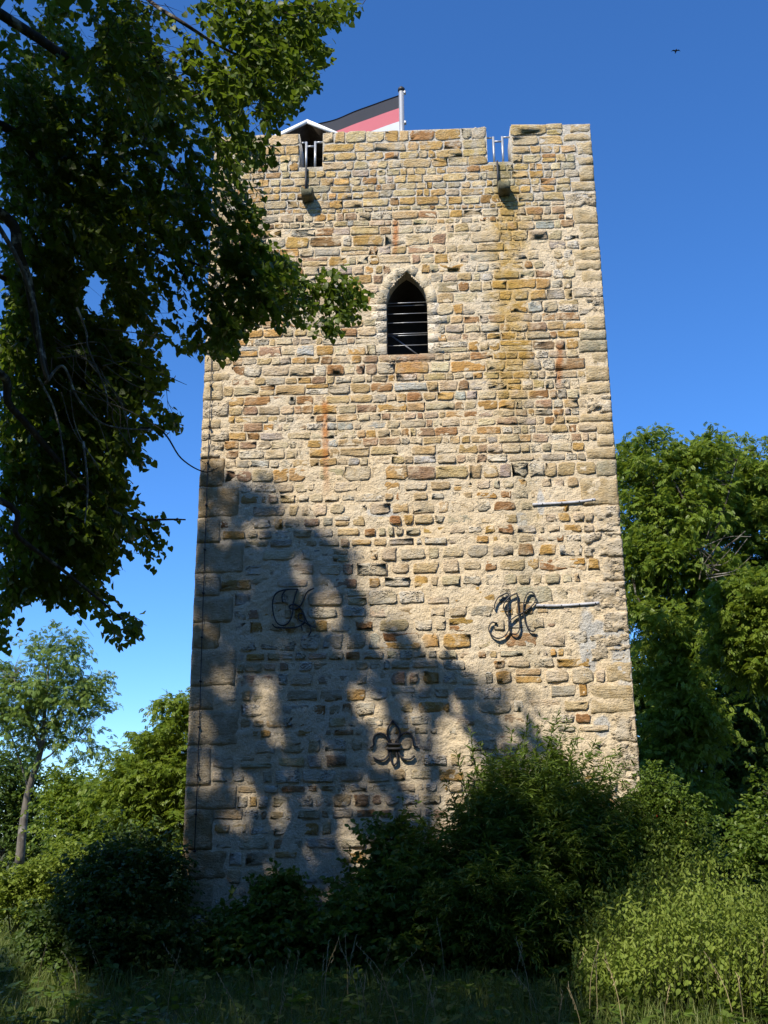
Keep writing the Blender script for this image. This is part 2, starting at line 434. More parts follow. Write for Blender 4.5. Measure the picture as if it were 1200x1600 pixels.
# solid core behind the faces: storeys below the platform, and the parapet blocks
PLAT = clz-0.15
mb = MB()
mb.box((-HW+0.03, 0.95, -0.4), (HW-0.03, DEP-0.03, PLAT))
mb.build('core', DARK, tower)
mb = MB(); TH = 0.55; e = 0.035
ztb = ZT-0.01
mb.box((-HW+e, e, PLAT-0.6), (HW-e, TH, min(clz, crz)-0.002))
mb.box((-HW+e, e, min(clz,crz)-0.002), (cl0, TH, ztb))
mb.box((cl1, e, min(clz,crz)-0.002), (cr0, TH, ztb))
mb.box((cr1, e, min(clz,crz)-0.002), (HW-e, TH, ztb))
mb.box((cr0, e, min(clz,crz)-0.002), (cr1, TH, crz) if crz > clz else (cr1, TH, clz-0.001))
mb.box((-HW+e, TH, PLAT-0.6), (-HW+TH, DEP-e, ztb-0.003)); mb.box((HW-TH, TH, PLAT-0.6), (HW-e, DEP-e, ztb-0.003))
mb.box((-HW+TH, DEP-TH, PLAT-0.6), (HW-TH, DEP-e, ztb-0.003))
mb.build('parapet', MORTAR, tower)
mb = MB(); mb.box((-HW+TH, TH, PLAT-0.2), (HW-TH, DEP-TH, PLAT+0.01)); mb.build('platform', WOOD, tower)

# ---- stones
PAL = {
    'A': [((0.56,0.41,0.20),6), ((0.52,0.34,0.13),4), ((0.57,0.46,0.28),5), ((0.38,0.21,0.085),1.3), ((0.49,0.43,0.32),2.5), ((0.60,0.49,0.30),4)],
    'B': [((0.52,0.39,0.21),5), ((0.50,0.31,0.11),4), ((0.52,0.43,0.29),6), ((0.36,0.20,0.09),3.2), ((0.43,0.38,0.31),3), ((0.59,0.50,0.35),5), ((0.38,0.25,0.16),2.4), ((0.50,0.50,0.47),0.8)],
    'C': [((0.52,0.40,0.23),5), ((0.50,0.31,0.10),4), ((0.54,0.45,0.31),6), ((0.34,0.18,0.075),3.2), ((0.46,0.41,0.33),3), ((0.60,0.51,0.37),6), ((0.37,0.25,0.17),1.4)]}
def pick(zone, R):
    cs_, w = zip(*PAL[zone]); w = np.array(w)/sum(w)
    c = np.array(cs_[R.choice(len(w), p=w)])
    return np.clip(c*(1+R.normal(0, 0.10))*(1+R.normal(0, 0.025, 3)), 0.02, 0.75)

def stone_geo(x0, x1, z0, z1, proud, R, sharp=1.0):
    w, h = x1-x0, z1-z0
    cxx, czz = (x0+x1)/2, (z0+z1)/2
    ch = min(w, h)*np.clip(R.uniform(-0.02, 0.26, 4), 0.015, 1)*sharp
    a, b = w/2, h/2
    mx_, mn_ = R.normal(0, a*0.3), R.normal(0, a*0.3)
    o = np.array([(-a+ch[0],-b), (mn_,-b), (a-ch[1],-b), (a,-b+ch[1]), (a,b-ch[2]), (a-ch[2],b), (mx_,b), (-a+ch[3],b), (-a,b-ch[3]), (-a,-b+ch[0])])
    j = min(w, h)*0.055
    o = o+R.normal(0, j, o.shape)*[1, 0.8]
    ins_ = min(R.uniform(0.020, 0.034), 0.36*min(a, b))
    inner = o*(1-ins_/np.array([a, b])) + R.normal(0, j*0.5, o.shape)
    y_out = np.full(10, 0.035)
    tilt = np.clip(R.normal(0, 0.03, 2), -.06, .06)
    y_edge = np.maximum(-proud*0.85+R.normal(0, 0.0035, 10)+o[:,0]*tilt[0]*.5+o[:,1]*tilt[1], -proud-0.008)
    y_in = -proud + (inner[:,0]*tilt[0]*.5+inner[:,1]*tilt[1]) + R.normal(0, 0.004, 10)
    V = np.concatenate([np.c_[o[:,0], y_out, o[:,1]], np.c_[o[:,0]*0.997, y_edge, o[:,1]*0.997], np.c_[inner[:,0], y_in, inner[:,1]],
                        [[R.normal(0, a*0.3), -proud-R.uniform(-0.007, 0.007), R.normal(0, b*0.3)]]])
    k = np.arange(10); k2 = (k+1) % 10
    Q = np.concatenate([np.stack([k, k2, k2+10, k+10], 1), np.stack([k+10, k2+10, k2+20, k+20], 1)])
    T = np.stack([k+20, k2+20, np.full(10, 30)], 1)
    return (cxx, czz), V, Q, T

def lay_courses(u0, u1, zlo, zhi, blocked, R):
    """coursed rubble: yields x0,x1,z0,z1,zone"""
    out = []; z = zlo
    while z < zhi-0.05:
        if z > ZA: h = R.uniform(0.125, 0.185)
        elif z > ZB: h = R.choice([R.uniform(0.10, 0.14), R.uniform(0.13, 0.18), R.uniform(0.17, 0.22)], p=[.22, .53, .25])
        else: h = R.choice([R.uniform(0.12, 0.16), R.uniform(0.15, 0.22), R.uniform(0.2, 0.28)], p=[.25, .5, .25])
        if z+h > zhi-0.06: h = zhi-z
        if z < ZA < z+h: h = max(ZA-z, 0.08)
        zm = z+h/2; zone = 'A' if zm > ZA else ('B' if zm > ZB else 'C')
        spans = [(u0, u1)]
        for (a, b) in blocked(z, z+h):
            ns = []
            for (s, e_) in spans:
                if b <= s or a >= e_: ns.append((s, e_))
                else:
                    if a-s > 0.05: ns.append((s, a))
                    if e_-b > 0.05: ns.append((b, e_))
            spans = ns
        for (s, e_) in spans:
            x = s
            while x < e_-0.03:
                w = h*R.choice([R.uniform(0.7, 1.2), R.uniform(1.2, 2.0), R.uniform(2.0, 2.9)], p=[.34, .46, .20])
                w = min(max(w, 0.1), 0.56)
                if e_-(x+w) < 0.11: w = e_-x
                g = R.uniform(0.004, 0.011)
                if zone == 'C': g = R.uniform(0.006, 0.022)
                dz = 0.03*(vn((x+w/2)*1.1+7, z*1.9)-0.5)
                if w > 0.2 and h > 0.16 and R.random() < 0.09:          # two flat stones on top of each other
                    c = R.uniform(0.4, 0.6)
                    out.append((x+g, x+w-g, z+g+dz, z+h*c-g*.6+dz, zone)); out.append((x+g, x+w-g, z+h*c+g*.6+dz, z+h-g+dz, zone))
                else:
                    sh = R.uniform(0, 0.18)*h if zone != 'A' else R.uniform(0, .08)*h
                    out.append((x+g, x+w-g, z+g+dz+sh*R.uniform(0, .5), z+h-g+dz-sh*.5, zone))
                x += w
        z += h
    return out

# quoin rows first, so that the courses leave room for them
R = np.random.default_rng(21)
quoin = []                                   # side, z0, z1, length, kind
z = -0.3; k = 0
while z < ZT-0.02:                           # left corner
    if z < wall(320, 735)[1]: h = R.uniform(0.26, 0.52)
    else: h = R.uniform(0.16, 0.34)
    if z+h > ZT-0.12: h = ZT-z
    L = (R.uniform(0.55, 0.75) if k % 2 else R.uniform(0.30, 0.42)) if z < 6 else R.uniform(0.22, 0.5)
    kind = 'ash' if z < wall(320, 735)[1] else ('pit' if R.random() < 0.5 else 'tan')
    quoin.append(('L', z, z+h, L, kind)); z += h; k += 1
z = -0.3; k = 0
while z < ZT-0.02:                           # right corner
    zq = wall(980, 785)[1]
    h = R.uniform(0.30, 0.50) if z < zq else R.uniform(0.14, 0.30)
    if z+h > ZT-0.12: h = ZT-z
    L = (R.uniform(0.50, 0.62) if k % 2 else R.uniform(0.26, 0.36)) if z < zq else R.uniform(0.22, 0.5)
    kind = ('pit' if R.random() < 0.8 else 'tan') if z < zq else R.choice(['tan', 'pit', 'grey'], p=[.55, .25, .2])
    if z > ZA: kind = 'tan'
    quoin.append(('R', z, z+h, L, kind)); z += h; k += 1

def blocked_front(z0, z1):
    b = []
    if z1 > clz+0.01: b.append((cl0-0.004, cl1+0.004))
    if z1 > crz+0.01: b.append((cr0-0.004, cr1+0.004))
    for (s, a, c, L, kd) in quoin:
        if min(c, z1)-max(a, z0) > 0.02:
            b.append((-HW-1, -HW+L) if s == 'L' else (HW-L, HW+1))
    zm = (z0+z1)/2
    if wz0-0.02 < zm < wzs: b.append((wx0-FR, wx1+FR))
    elif wzs <= zm < wza+FR:
        q = (zm-wzs)/(wza+FR-wzs); hw = ((wx1-wx0)/2+FR)*math.sqrt(max(1-q**2, 0.02))
        b.append((wxm-hw, wxm+hw))
    return b
R = np.random.default_rng(5)
lay = lay_courses(-HW, HW, -0.3, ZT+0.015, blocked_front, R)
stones = []
for (x0, x1, z0, z1, zone) in lay:
    if x1-x0 < 0.04 or z1-z0 < 0.03: continue
    if zone == 'A': proud = R.uniform(0.004, 0.015)
    elif zone == 'B': proud = R.uniform(0.003, 0.015) if R.random() < 0.88 else R.uniform(-0.002, 0.006)
    else:
        xm, zm = (x0+x1)/2, (z0+z1)/2
        bury = fbm(xm*0.8+3, zm*0.9+8, 3)
        proud = R.uniform(0.008, 0.022) if R.random() < (0.95-1.1*max(bury-0.32, 0)*2.2) else R.uniform(-0.006, 0.008)
        s = R.uniform(0.80, 1.0); xm2 = (x1-x0)/2*s; zm2 = (z1-z0)/2*R.uniform(0.85, 1.0)
        x0, x1, z0, z1 = xm-xm2, xm+xm2, zm-zm2, zm+zm2
    pit = (R.random() < {'A': 0.0, 'B': 0.11, 'C': 0.16}[zone])
    col = pick(zone, R) if not pit else np.array(random.choice([(0.58,0.53,0.43), (0.50,0.46,0.37), (0.62,0.57,0.48)]))
    stones.append((x0, x1, z0, z1, proud, col, pit))
px, py, _ = proj(np.array([((s[0]+s[1])/2, 0, (s[2]+s[3])/2) for s in stones]))
score = np.array([(s[1]-s[0])*(s[3]-s[2])*(1 if s[4] > 0.012 else 0.15) for s in stones])
hidden = inpoly(px, py, [(330,190),(430,190),(440,400),(560,440),(540,530),(330,560)]) | (py > 1330) | ((px > 700) & (py > 1240))
score = np.where(hidden, score*0.1, score)
order = np.argsort(-score); single = set(order[:300].tolist())
jv, jq, jt, jc, jm, jct, jmt = [], [], [], [], [], [], []; base = 0
for i, s in enumerate(stones):
    (cx_, cz2), V, Q, T = stone_geo(*s[:5], R, 1.0 if s[2] < ZA else 1.15)
    if i in single:
        o = mesh_np('stone', V, [Q, T], PITTED if s[6] else STONE, tower, col=s[5], edge=EDGE)
        o.location = (cx_, 0, cz2)
    else:
        jv.append(V+[cx_, 0, cz2]); jq.append(Q+base); jt.append(T+base); base += len(V)
        jc.append(np.repeat([s[5]], 20, 0)); jct.append(np.repeat([s[5]], 10, 0)); jm.append(np.full(20, int(s[6]))); jmt.append(np.full(10, int(s[6])))
o = mesh_np('rubble_stones', np.concatenate(jv), [np.concatenate(jq), np.concatenate(jt)], [STONE, PITTED], tower,
            mat_idx=np.concatenate(jm+jmt), col=np.concatenate(jc+jct), edge=np.tile(EDGE, len(jv)))
o['kind'] = 'stuff'
# the other three faces, one joined mesh each
for k in ('right', 'left', 'back'):
    lay2 = lay_courses(0.3, DEP-0.3, -0.3, ZT+0.01, lambda a, b: [], R)
    jv, jq, jt, jc, jct = [], [], [], [], []; base = 0
    for (x0, x1, z0, z1, zone) in lay2:
        (cx_, cz2), V, Q, T = stone_geo(x0, x1, z0, z1, R.uniform(0.012, 0.04), R)
        V = V+[cx_, 0, cz2]; V = side_places[k](V[:,0], V[:,1], V[:,2]); c = pick(zone, R)
        jv.append(V); jq.append(Q+base); jt.append(T+base); base += len(V); jc.append(np.repeat([c], 20, 0)); jct.append(np.repeat([c], 10, 0))
    o = mesh_np('rubble_stones', np.concatenate(jv), [np.concatenate(jq), np.concatenate(jt)], STONE, tower, col=np.concatenate(jc+jct))
    o['kind'] = 'stuff'

# ---- quoins: corner blocks, rough front grids
def block_grid(x0, x1, z0, z1, yfront, yback, amp, fs, R, res=0.03, rnd=0.018):
    nx = max(4, int((x1-x0)/res)); nz = max(4, int((z1-z0)/res))
    X, Z = np.meshgrid(np.linspace(x0, x1, nx+1), np.linspace(z0, z1, nz+1), indexing='ij')
    s = R.uniform(0, 80)
    n = fbm(X*fs+s, Z*fs*1.6+s, 4)-0.5
    pits = np.clip((fbm(X*fs*1.6+s+9, Z*fs*2.8+s, 3)-0.56)*5, 0, 1)
    Y = yfront - n*amp*1.2 + pits*amp*1.3
    d = np.minimum(np.minimum(X-x0, x1-X), np.minimum(Z-z0, z1-Z))
    Y = Y + np.clip(1-d/rnd, 0, 1)**2*0.022
    bdx = np.zeros_like(X)
    edge = (d < 1e-6)
    bdx = (fbm(Z*6+s, X*6+s, 3)-0.5)*0.02
    X2 = X+bdx*np.where(edge, 1, 0.5); Z2 = Z+(fbm(X*6+s+5, Z*6+s, 3)-0.5)*0.014
    V = np.stack([X2, Y, Z2], -1).reshape(-1, 3); ii = np.arange(X.size).reshape(X.shape); q = quads(ii)
    ring = np.concatenate([ii[:,0], ii[-1,1:], ii[::-1,-1][1:], ii[0,::-1][1:-1]])
    b = V[ring].copy(); b[:,1] = yback; nb = len(ring); st = len(V); V = np.concatenate([V, b])
    k = np.arange(nb); k2 = (k+1) % nb
    q2 = np.stack([ring[k2], ring[k], st+k, st+k2], 1)
    return V, [q, q2, np.array([list(range(st+nb-1, st-1, -1))])]
R = np.random.default_rng(33)
for (s, z0, z1, L, kind) in quoin:
    g = 0.006
    if s == 'L': x0, x1 = -HW-0.012, -HW+L-g
    else: x0, x1 = HW-L+g, HW+0.012
    col = {'ash': (0.50,0.41,0.28), 'pit': (0.55,0.48,0.37), 'tan': (0.53,0.43,0.27), 'grey': (0.38,0.35,0.25)}[kind]
    if kind == 'ash': col = random.choice([(0.50,0.42,0.29), (0.42,0.31,0.17), (0.46,0.40,0.30), (0.38,0.27,0.14)])
    col = np.array(col)*R.uniform(0.9, 1.08)
    amp = {'ash': 0.008, 'pit': 0.05, 'tan': 0.018, 'grey': 0.008}[kind]
    V, P = block_grid(x0, x1, z0+g, z1-g, -0.022, R.uniform(0.28, 0.4), amp, 6 if kind == 'pit' else 4, R, 0.022 if kind == 'pit' else 0.035, 0.012 if kind in ('ash', 'grey') else 0.02)
    mesh_np('quoin', V, P, PITTED if kind == 'pit' else STONE, tower, smooth=(kind != 'pit'), col=col)

# ---- window: pointed arch with pitted limestone surround, iron bars, room coloured as shade
win = bpy.data.objects.new('window', None); COL.objects.link(win); win.parent = tower
def arch(off, n=7):
    """right half of the pointed arch from spring to apex, offset outwards"""
    a = (wx1-wx0)/2; h = wza-wzs
    # circle centred on the spring line passing through (a,0) and (0,h)
    c = (a*a-h*h)/(2*a); r = a-c
    a1 = math.acos(max(-1, min(1, -c/(r+off))))
    return [(c+(r+off)*math.cos(a1*i/n), wzs+(r+off)*math.sin(a1*i/n)) for i in range(n+1)]
inn, outr = arch(0.0, 8), arch(FR, 8)
R = np.random.default_rng(8)
def surround(poly, name='surround_stone', yf=-0.004, col=None):
    mb = MB(); P = np.array(poly); c = P.mean(0); P2 = c+(P-c)*0.985
    n = len(P)
    vs = [(q[0], yf+0.006, q[1]) for q in P]+[(q[0], yf+R.normal(0, .004), q[1]) for q in P2]+[(q[0], 0.24, q[1]) for q in P]
    fs = [tuple(range(n, 2*n))]+[(i, (i+1)%n, (i+1)%n+n, i+n) for i in range(n)]+[((i+1)%n, i, i+2*n, (i+1)%n+2*n) for i in range(n)]
    mb.add(vs, fs); o = mb.build(name, DRESSED, win)
    a = o.data.attributes.new('tint', 'FLOAT_COLOR', 'FACE')
    cc = np.ones((len(o.data.polygons), 4), np.float32); cc[:, :3] = col if col is not None else np.array((0.56,0.50,0.38))*R.uniform(0.9, 1.1)
    a.data.foreach_set('color', cc.ravel()); return o
for side in (1, -1):
    f = lambda p: (wxm+side*p[0], p[1])
    for (i0, i1) in ((0, 3), (3, 6)):
        poly = [f(p) for p in inn[i0:i1+1]]+[f(p) for p in outr[i0:i1+1][::-1]]
        surround(poly if side < 0 else poly[::-1])
    zz = wz0
    while zz < wzs-0.01:
        h = R.uniform(0.14, 0.22); h = h if zz+h < wzs-0.1 else wzs-zz
        w = R.uniform(0.13, 0.30)
        xi = wx1 if side > 0 else wx0; xo = xi+side*w
        surround([(min(xi,xo), zz+0.004), (max(xi,xo), zz+0.004), (max(xi,xo), zz+h-0.004), (min(xi,xo), zz+h-0.004)], col=np.array((0.58,0.53,0.44))*R.uniform(0.9, 1.08))
        zz += h
key = [(wxm-p[0], p[1]) for p in inn[6:]]+[(wxm+p[0], p[1]) for p in inn[6:][::-1][1:]]+[(wxm+p[0], p[1]) for p in outr[6:]]+[(wxm-p[0], p[1]) for p in outr[6:][::-1][1:]]
surround(key[::-1])
mb = MB(); mb.box((wx0-0.10, -0.012, wz0-0.10), (wx1+0.10, 0.30, wz0-0.001), 0.008)
o = mb.build('window_sill', STONE, win); a = o.data.attributes.new('tint', 'FLOAT_COLOR', 'FACE')
a.data.foreach_set('color', np.tile([0.48,0.36,0.25,1], len(o.data.polygons)).astype(np.float32))
mb = MB()                                   # near-black passage, shade put into its colour, closed at the rear
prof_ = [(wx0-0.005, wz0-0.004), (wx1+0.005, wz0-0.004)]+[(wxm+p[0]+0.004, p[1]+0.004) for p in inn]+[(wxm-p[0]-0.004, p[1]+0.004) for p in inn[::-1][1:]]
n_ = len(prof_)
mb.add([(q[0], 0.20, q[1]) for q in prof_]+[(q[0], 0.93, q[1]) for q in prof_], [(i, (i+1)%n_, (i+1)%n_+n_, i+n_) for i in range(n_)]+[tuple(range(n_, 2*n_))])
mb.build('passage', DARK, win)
for (pyw, yy) in ((473, 0.16), (477.5, 0.30), (490, 0.16), (504, 0.16), (521, 0.16), (524, 0.28), (539.5, 0.16)):
    pz = at(636, pyw, yy)[2]
    mb = MB(); mb.tube([(wx0-0.03, yy, pz-0.004), (wx1+0.03, yy, pz+0.002)], 0.005, 6); mb.build('bar', STEEL, win)
mb = MB()
a_, b_ = at(612, 525, 0.45), at(655, 556, 0.45); mb.tube([a_, b_], 0.012, 6); mb.build('stair_rail', STEEL, win)

# ---- lead strips let into the right hand corner, water spouts, railings
for pts, yb in (([(832,789),(870,787),(905,784.5),(930,781)], 0), ([(836,946.5),(870,947),(905,945),(936,942.5)], 0)):
    P = np.array([wall(*q) for q in catmull(pts, 5)])
    mb = MB(); mb.band(P, 0.036, -0.030, 0.02); o = mb.build('lead_strip', LEAD, tower)
    for q in P[2::4]:
        mb = MB(); mb.tube([(q[0], -0.029, q[1]), (q[0], -0.034, q[1])], 0.009, 8); mb.build('nail', IRON, o)
def spout(cx_, topz, botz, hw, prj):
    s = bpy.data.objects.new('water_spout', None); COL.objects.link(s); s.parent = tower
    mb = MB(); zb = botz; zt = topz
    prof = [(-hw, zt), (-hw+0.03, zt+0.012), (-hw*0.45, zt-0.035), (hw*0.45, zt-0.035), (hw-0.03, zt+0.010), (hw, zt-0.006), (hw*0.9, zb+0.01), (-hw*0.85, zb)]
    n = len(prof); vs = []
    for (y, k) in ((0.05, 1.0), (-prj*0.5, 1.0), (-prj+0.02, 0.97), (-prj, 0.88)):
        cz2 = (zt+zb)/2
        vs += [(cx_+p[0]*k, y, cz2+(p[1]-cz2)*k) for p in prof]
    fs = [tuple(range((3)*n, 4*n))[::-1]]
    for r in range(3):
        for i in range(n): fs.append((r*n+i, (r+1)*n+i, (r+1)*n+(i+1)%n, r*n+(i+1)%n))
    mb.add(vs, fs); mb.build('spout_block', MOSSY, s)
    return s
sx, sz = wall(481.5, 306); sp1 = spout(sx, sz+0.02, sz-0.13, 0.098, 0.22)
sx2, sz2 = wall(787, 296); sp2 = spout(sx2, sz2+0.02, sz2-0.13, 0.098, 0.22)
for (s, x, z0, z1) in ((sp1, wall(478.5, 280)[0], sz+0.01, clz), (sp2, wall(777.5, 275)[0], sz2+0.01, crz)):
    mb = MB(); mb.box((x-0.014, -0.062, z0), (x+0.014, -0.02, z1-0.003)); mb.build('groove_shade', IRON, s)  # dark bar stands in for the shaded drain groove
def railing(xl, xr, zb, pa, pb, ztop):
    r = bpy.data.objects.new('railing', None); COL.objects.link(r); r.parent = tower; y = 0.10
    for q in (pa, pb):
        mb = MB(); mb.tube([(q, y, zb-0.02), (q, y, ztop)], 0.019, 10); mb.build('post', STEEL, r)
    mb = MB(); mb.tube([(pa, y, ztop-0.085), (pb, y, ztop-0.085)], 0.016, 8); mb.build('rail', STEEL, r)
    mb = MB(); mb.tube([(xl-0.01, y, ztop-0.012), (pa, y, ztop-0.012)], 0.015, 8); mb.build('rail', STEEL, r)
    mb = MB(); mb.tube([(pb, y, ztop-0.012), (xr+0.01, y, ztop-0.012)], 0.015, 8); mb.build('rail', STEEL, r)
railing(cl0, cl1, clz, at(478.5, 240, .1)[0], at(492.5, 240, .1)[0], at(485, 222, .1)[2])
railing(cr0, cr1, crz, at(771.5, 235, .1)[0], at(785.5, 235, .1)[0], at(780, 214, .1)[2])

# ---- lightning conductor down the left corner
lc = thing('lightning_conductor', 'thin grey lightning conductor cable clipped down the left corner of the tower', 'cable')
pts = [wall(*q) for q in ((338.5, 395), (333, 520), (329, 640), (325, 740), (321, 860), (317, 980), (313.5, 1100), (309, 1230), (305, 1330))]
mb = MB(); mb.tube([(p[0], -0.04, p[1]) for p in pts], 0.006, 6); mb.build('cable', IRON, lc)
for i in range(15):
    t_ = i/14*(len(pts)-1.001); j = int(t_); f_ = t_-j
    q = np.array(pts[j])*(1-f_)+np.array(pts[j+1])*f_
    mb = MB(); mb.box((q[0]-0.014, -0.072, q[1]-0.012), (q[0]+0.014, 0.01, q[1]+0.012), 0.004); mb.build('clip', IRON, lc)

# ------------------------------------------------------------------ iron emblems on the wall
def emblem(name, label, cat, ox, oy, strokes, y0=-0.056, y1=-0.032, th=0.016):
    e_ = thing(name, label, cat)
    for nm, st in strokes:
        P = np.array([wall(ox+q[0]/4, oy+q[1]/4) for q in catmull(st, 7)])
        mb = MB(); mb.band(P, th, y0+random.uniform(-.004, .004), y1); mb.build(nm, IRON, e_)
        for q in (P[0], P[-1], P[len(P)//2]):
            pass
    for nm, st in strokes[:2]:
        for q in (st[0], st[-1]):
            x, z = wall(ox+q[0]/4, oy+q[1]/4)
            mb = MB(); mb.tube([(x, y1-0.01, z), (x, 0.03, z)], 0.007, 6); mb.build('wall_pin', IRON, e_)
    return e_
emblem('iron_monogram', 'black wrought iron monogram JH on the sunlit stone wall', 'monogram', 720, 700, [
    ('letter_stroke', [(350,912),(310,930),(276,965),(265,1000),(280,1023),(300,1018)]),
    ('letter_stroke', [(208,1005),(213,975),(232,940),(262,921),(295,917),(293,1000),(298,1085),(297,1140),(270,1180),(225,1193),(185,1165),(174,1128),(192,1095),(225,1098)]),
    ('letter_stroke', [(350,912),(356,985),(363,1060),(366,1130),(347,1166),(317,1162),(300,1130),(302,1092),(335,1060),(390,1030),(448,985),(466,945),(452,912),(426,906),(402,938),(390,1000),(398,1078),(418,1130),(445,1150),(466,1140)])])
emblem('iron_monogram', 'black wrought iron monogram with curled letters on the shaded stone wall', 'monogram', 400, 880, [
    ('letter_stroke', [(262,166),(190,170),(132,190),(108,240),(110,310),(130,370),(165,393),(205,375),(230,320),(236,255),(248,205),(262,166)]),
    ('letter_stroke', [(185,173),(166,208),(170,246)]),
    ('letter_stroke', [(366,160),(322,185),(296,240),(276,275),(245,291),(214,285),(212,270),(242,260),(282,286),(306,332),(322,372),(350,398),(376,405)]),
    ('letter_stroke', [(105,383),(125,404),(180,408),(240,406),(285,392),(306,372),(302,335),(284,316),(266,332),(274,360),(304,372),(336,394),(346,424),(332,455)]),
    ('letter_stroke', [(304,372),(286,390),(292,422)])])
fl = emblem('fleur_de_lis', 'black wrought iron lily emblem on the dappled stone wall', 'emblem', 400, 880, [
    ('petal', [(855,985),(826,1035),(824,1078),(845,1122)]),
    ('petal', [(855,985),(895,1040),(896,1078),(872,1122)]),
    ('petal', [(832,1122),(822,1098),(804,1075),(775,1064),(747,1075),(735,1108),(736,1140),(714,1156)]),
    ('petal', [(886,1122),(896,1095),(912,1072),(942,1060),(970,1072),(981,1110),(986,1140),(1012,1150)]),
    ('petal', [(846,1166),(840,1212),(860,1262),(884,1236),(876,1168)]),
    ('petal', [(832,1166),(826,1202),(800,1230),(765,1231),(734,1214)]),
    ('petal', [(893,1166),(900,1202),(930,1226),(965,1226),(992,1204)])], th=0.024)
a_, b_ = wall(400+818/4, 880+1126/4), wall(400+906/4, 880+1140/4)
c_, d_ = wall(400+818/4, 880+1156/4), wall(400+906/4, 880+1168/4)
for (q, w) in ((a_, b_), (c_, d_)):
    mb = MB(); mb.box((q[0], -0.090, w[1]), (w[0], -0.030, q[1]), 0.004); mb.build('clasp', IRON, fl)

# ------------------------------------------------------------------ stair hut, flagpole and flag on the platform
hut = thing('stair_hut', 'small timber stair hut with white gable boards behind the battlements', 'hut')
hy = 1.1
ap = at(480, 188, hy); le = at(428, 212, hy); re_ = at(528, 209, hy)
dz_l = (ap[2]-le[2])/(ap[0]-le[0]); dz_r = (ap[2]-re_[2])/(re_[0]-ap[0]); slope = (dz_l+dz_r)/2
hwid = 0.62
for sgn in (-1, 1):
    e0 = (ap[0]+sgn*hwid, ap[2]-hwid*slope)
    mb = MB(); th = 0.075
    mb.prism([(ap[0], ap[2]), (e0[0], e0[1]), (e0[0], e0[1]-th), (ap[0], ap[2]-th)][::-sgn], hy-0.03, hy)
    mb.build('gable_board', WHITE, hut)
    mb = MB()
    mb.prism([(ap[0], ap[2]-0.012), (e0[0], e0[1]-0.012), (e0[0], e0[1]-0.052), (ap[0], ap[2]-0.052)][::-sgn], hy+0.002, hy+2.6)
    mb.build('roof_panel', WOOD, hut)
    mb = MB(); mb.box((ap[0]+sgn*0.5-0.03, hy+0.12, PLAT), (ap[0]+sgn*0.5+0.03, hy+2.5, ap[2]-0.5*slope-0.06)); mb.build('side_wall', WOOD, hut)
    mb = MB(); mb.prism([(ap[0], ap[2]-0.10), (ap[0]+sgn*0.46, ap[2]-0.10-0.46*slope), (ap[0]+sgn*0.46, ap[2]-0.17-0.46*slope), (ap[0], ap[2]-0.17)][::-sgn], hy+0.8, hy+0.88)
    mb.build('rafter', WOOD, hut)
mb = MB(); mb.box((ap[0]-0.46, hy+2.4, PLAT), (ap[0]+0.46, hy+2.45, ap[2]-0.1)); mb.build('rear_wall', WOOD, hut)
mb = MB(); mb.box((ap[0]-0.04, hy+0.8, PLAT), (ap[0]+0.04, hy+0.88, ap[2]-0.12)); mb.build('post', WOOD, hut)

fy = 2.2
ft = at(627, 136, fy); f2 = at(622, 148, fy)
pole = thing('flagpole', 'grey metal flagpole with capped top behind the battlements', 'flagpole')
mb = MB(); mb.tube([(ft[0], fy, PLAT), (ft[0], fy, ft[2]-0.03)], 0.05, 16); mb.build('pole', STEEL, pole, True)
mb = MB(); mb.tube([(ft[0], fy, ft[2]-0.10), (ft[0], fy, ft[2]-0.045), (ft[0], fy, ft[2]-0.02), (ft[0], fy, ft[2]+0.015)], [0.064, 0.066, 0.045, 0.01], 16); mb.build('cap', IRON, pole, True)
for q in (145, 192):
    z_ = at(627, q, fy)[2]
    mb = MB(); mb.box((ft[0]+0.045, fy-0.03, z_-0.03), (ft[0]+0.085, fy+0.03, z_+0.03), 0.006); mb.build('cleat', STEEL, pole)
def mat_cloth(name, col):
    t = NT(name); p = t.pos(); n = t.noise(5, 3, 0.5, p)
    d = t.node('ShaderNodeBsdfDiffuse'); t.put(d.inputs[0], t.mix(n, col, tuple(x*0.9 for x in col)))
    tr = t.node('ShaderNodeBsdfTranslucent'); t.put(tr.inputs[0], tuple(min(1, x*1.1) for x in col))
    mx = t.node('ShaderNodeMixShader'); mx.inputs[0].default_value = 0.4
    t.t.links.new(d.outputs[0], mx.inputs[1]); t.t.links.new(tr.outputs[0], mx.inputs[2])
    return t.done(mx.outputs[0])
flag = thing('flag', 'black, red and white striped flag streaming from the flagpole', 'flag')
d2 = ray(488, 196); tt = (f2[2]-CAM[2])/d2[2]; far = CAM+d2*tt              # end of the top hem, level with its start
start = np.array([ft[0]-0.03, fy, f2[2]])
dirv = far-start; FL = np.linalg.norm(dirv)*1.25; dirv = dirv/np.linalg.norm(dirv)
hz = [0.0, 0.035, 0.29, 0.58, 0.88]
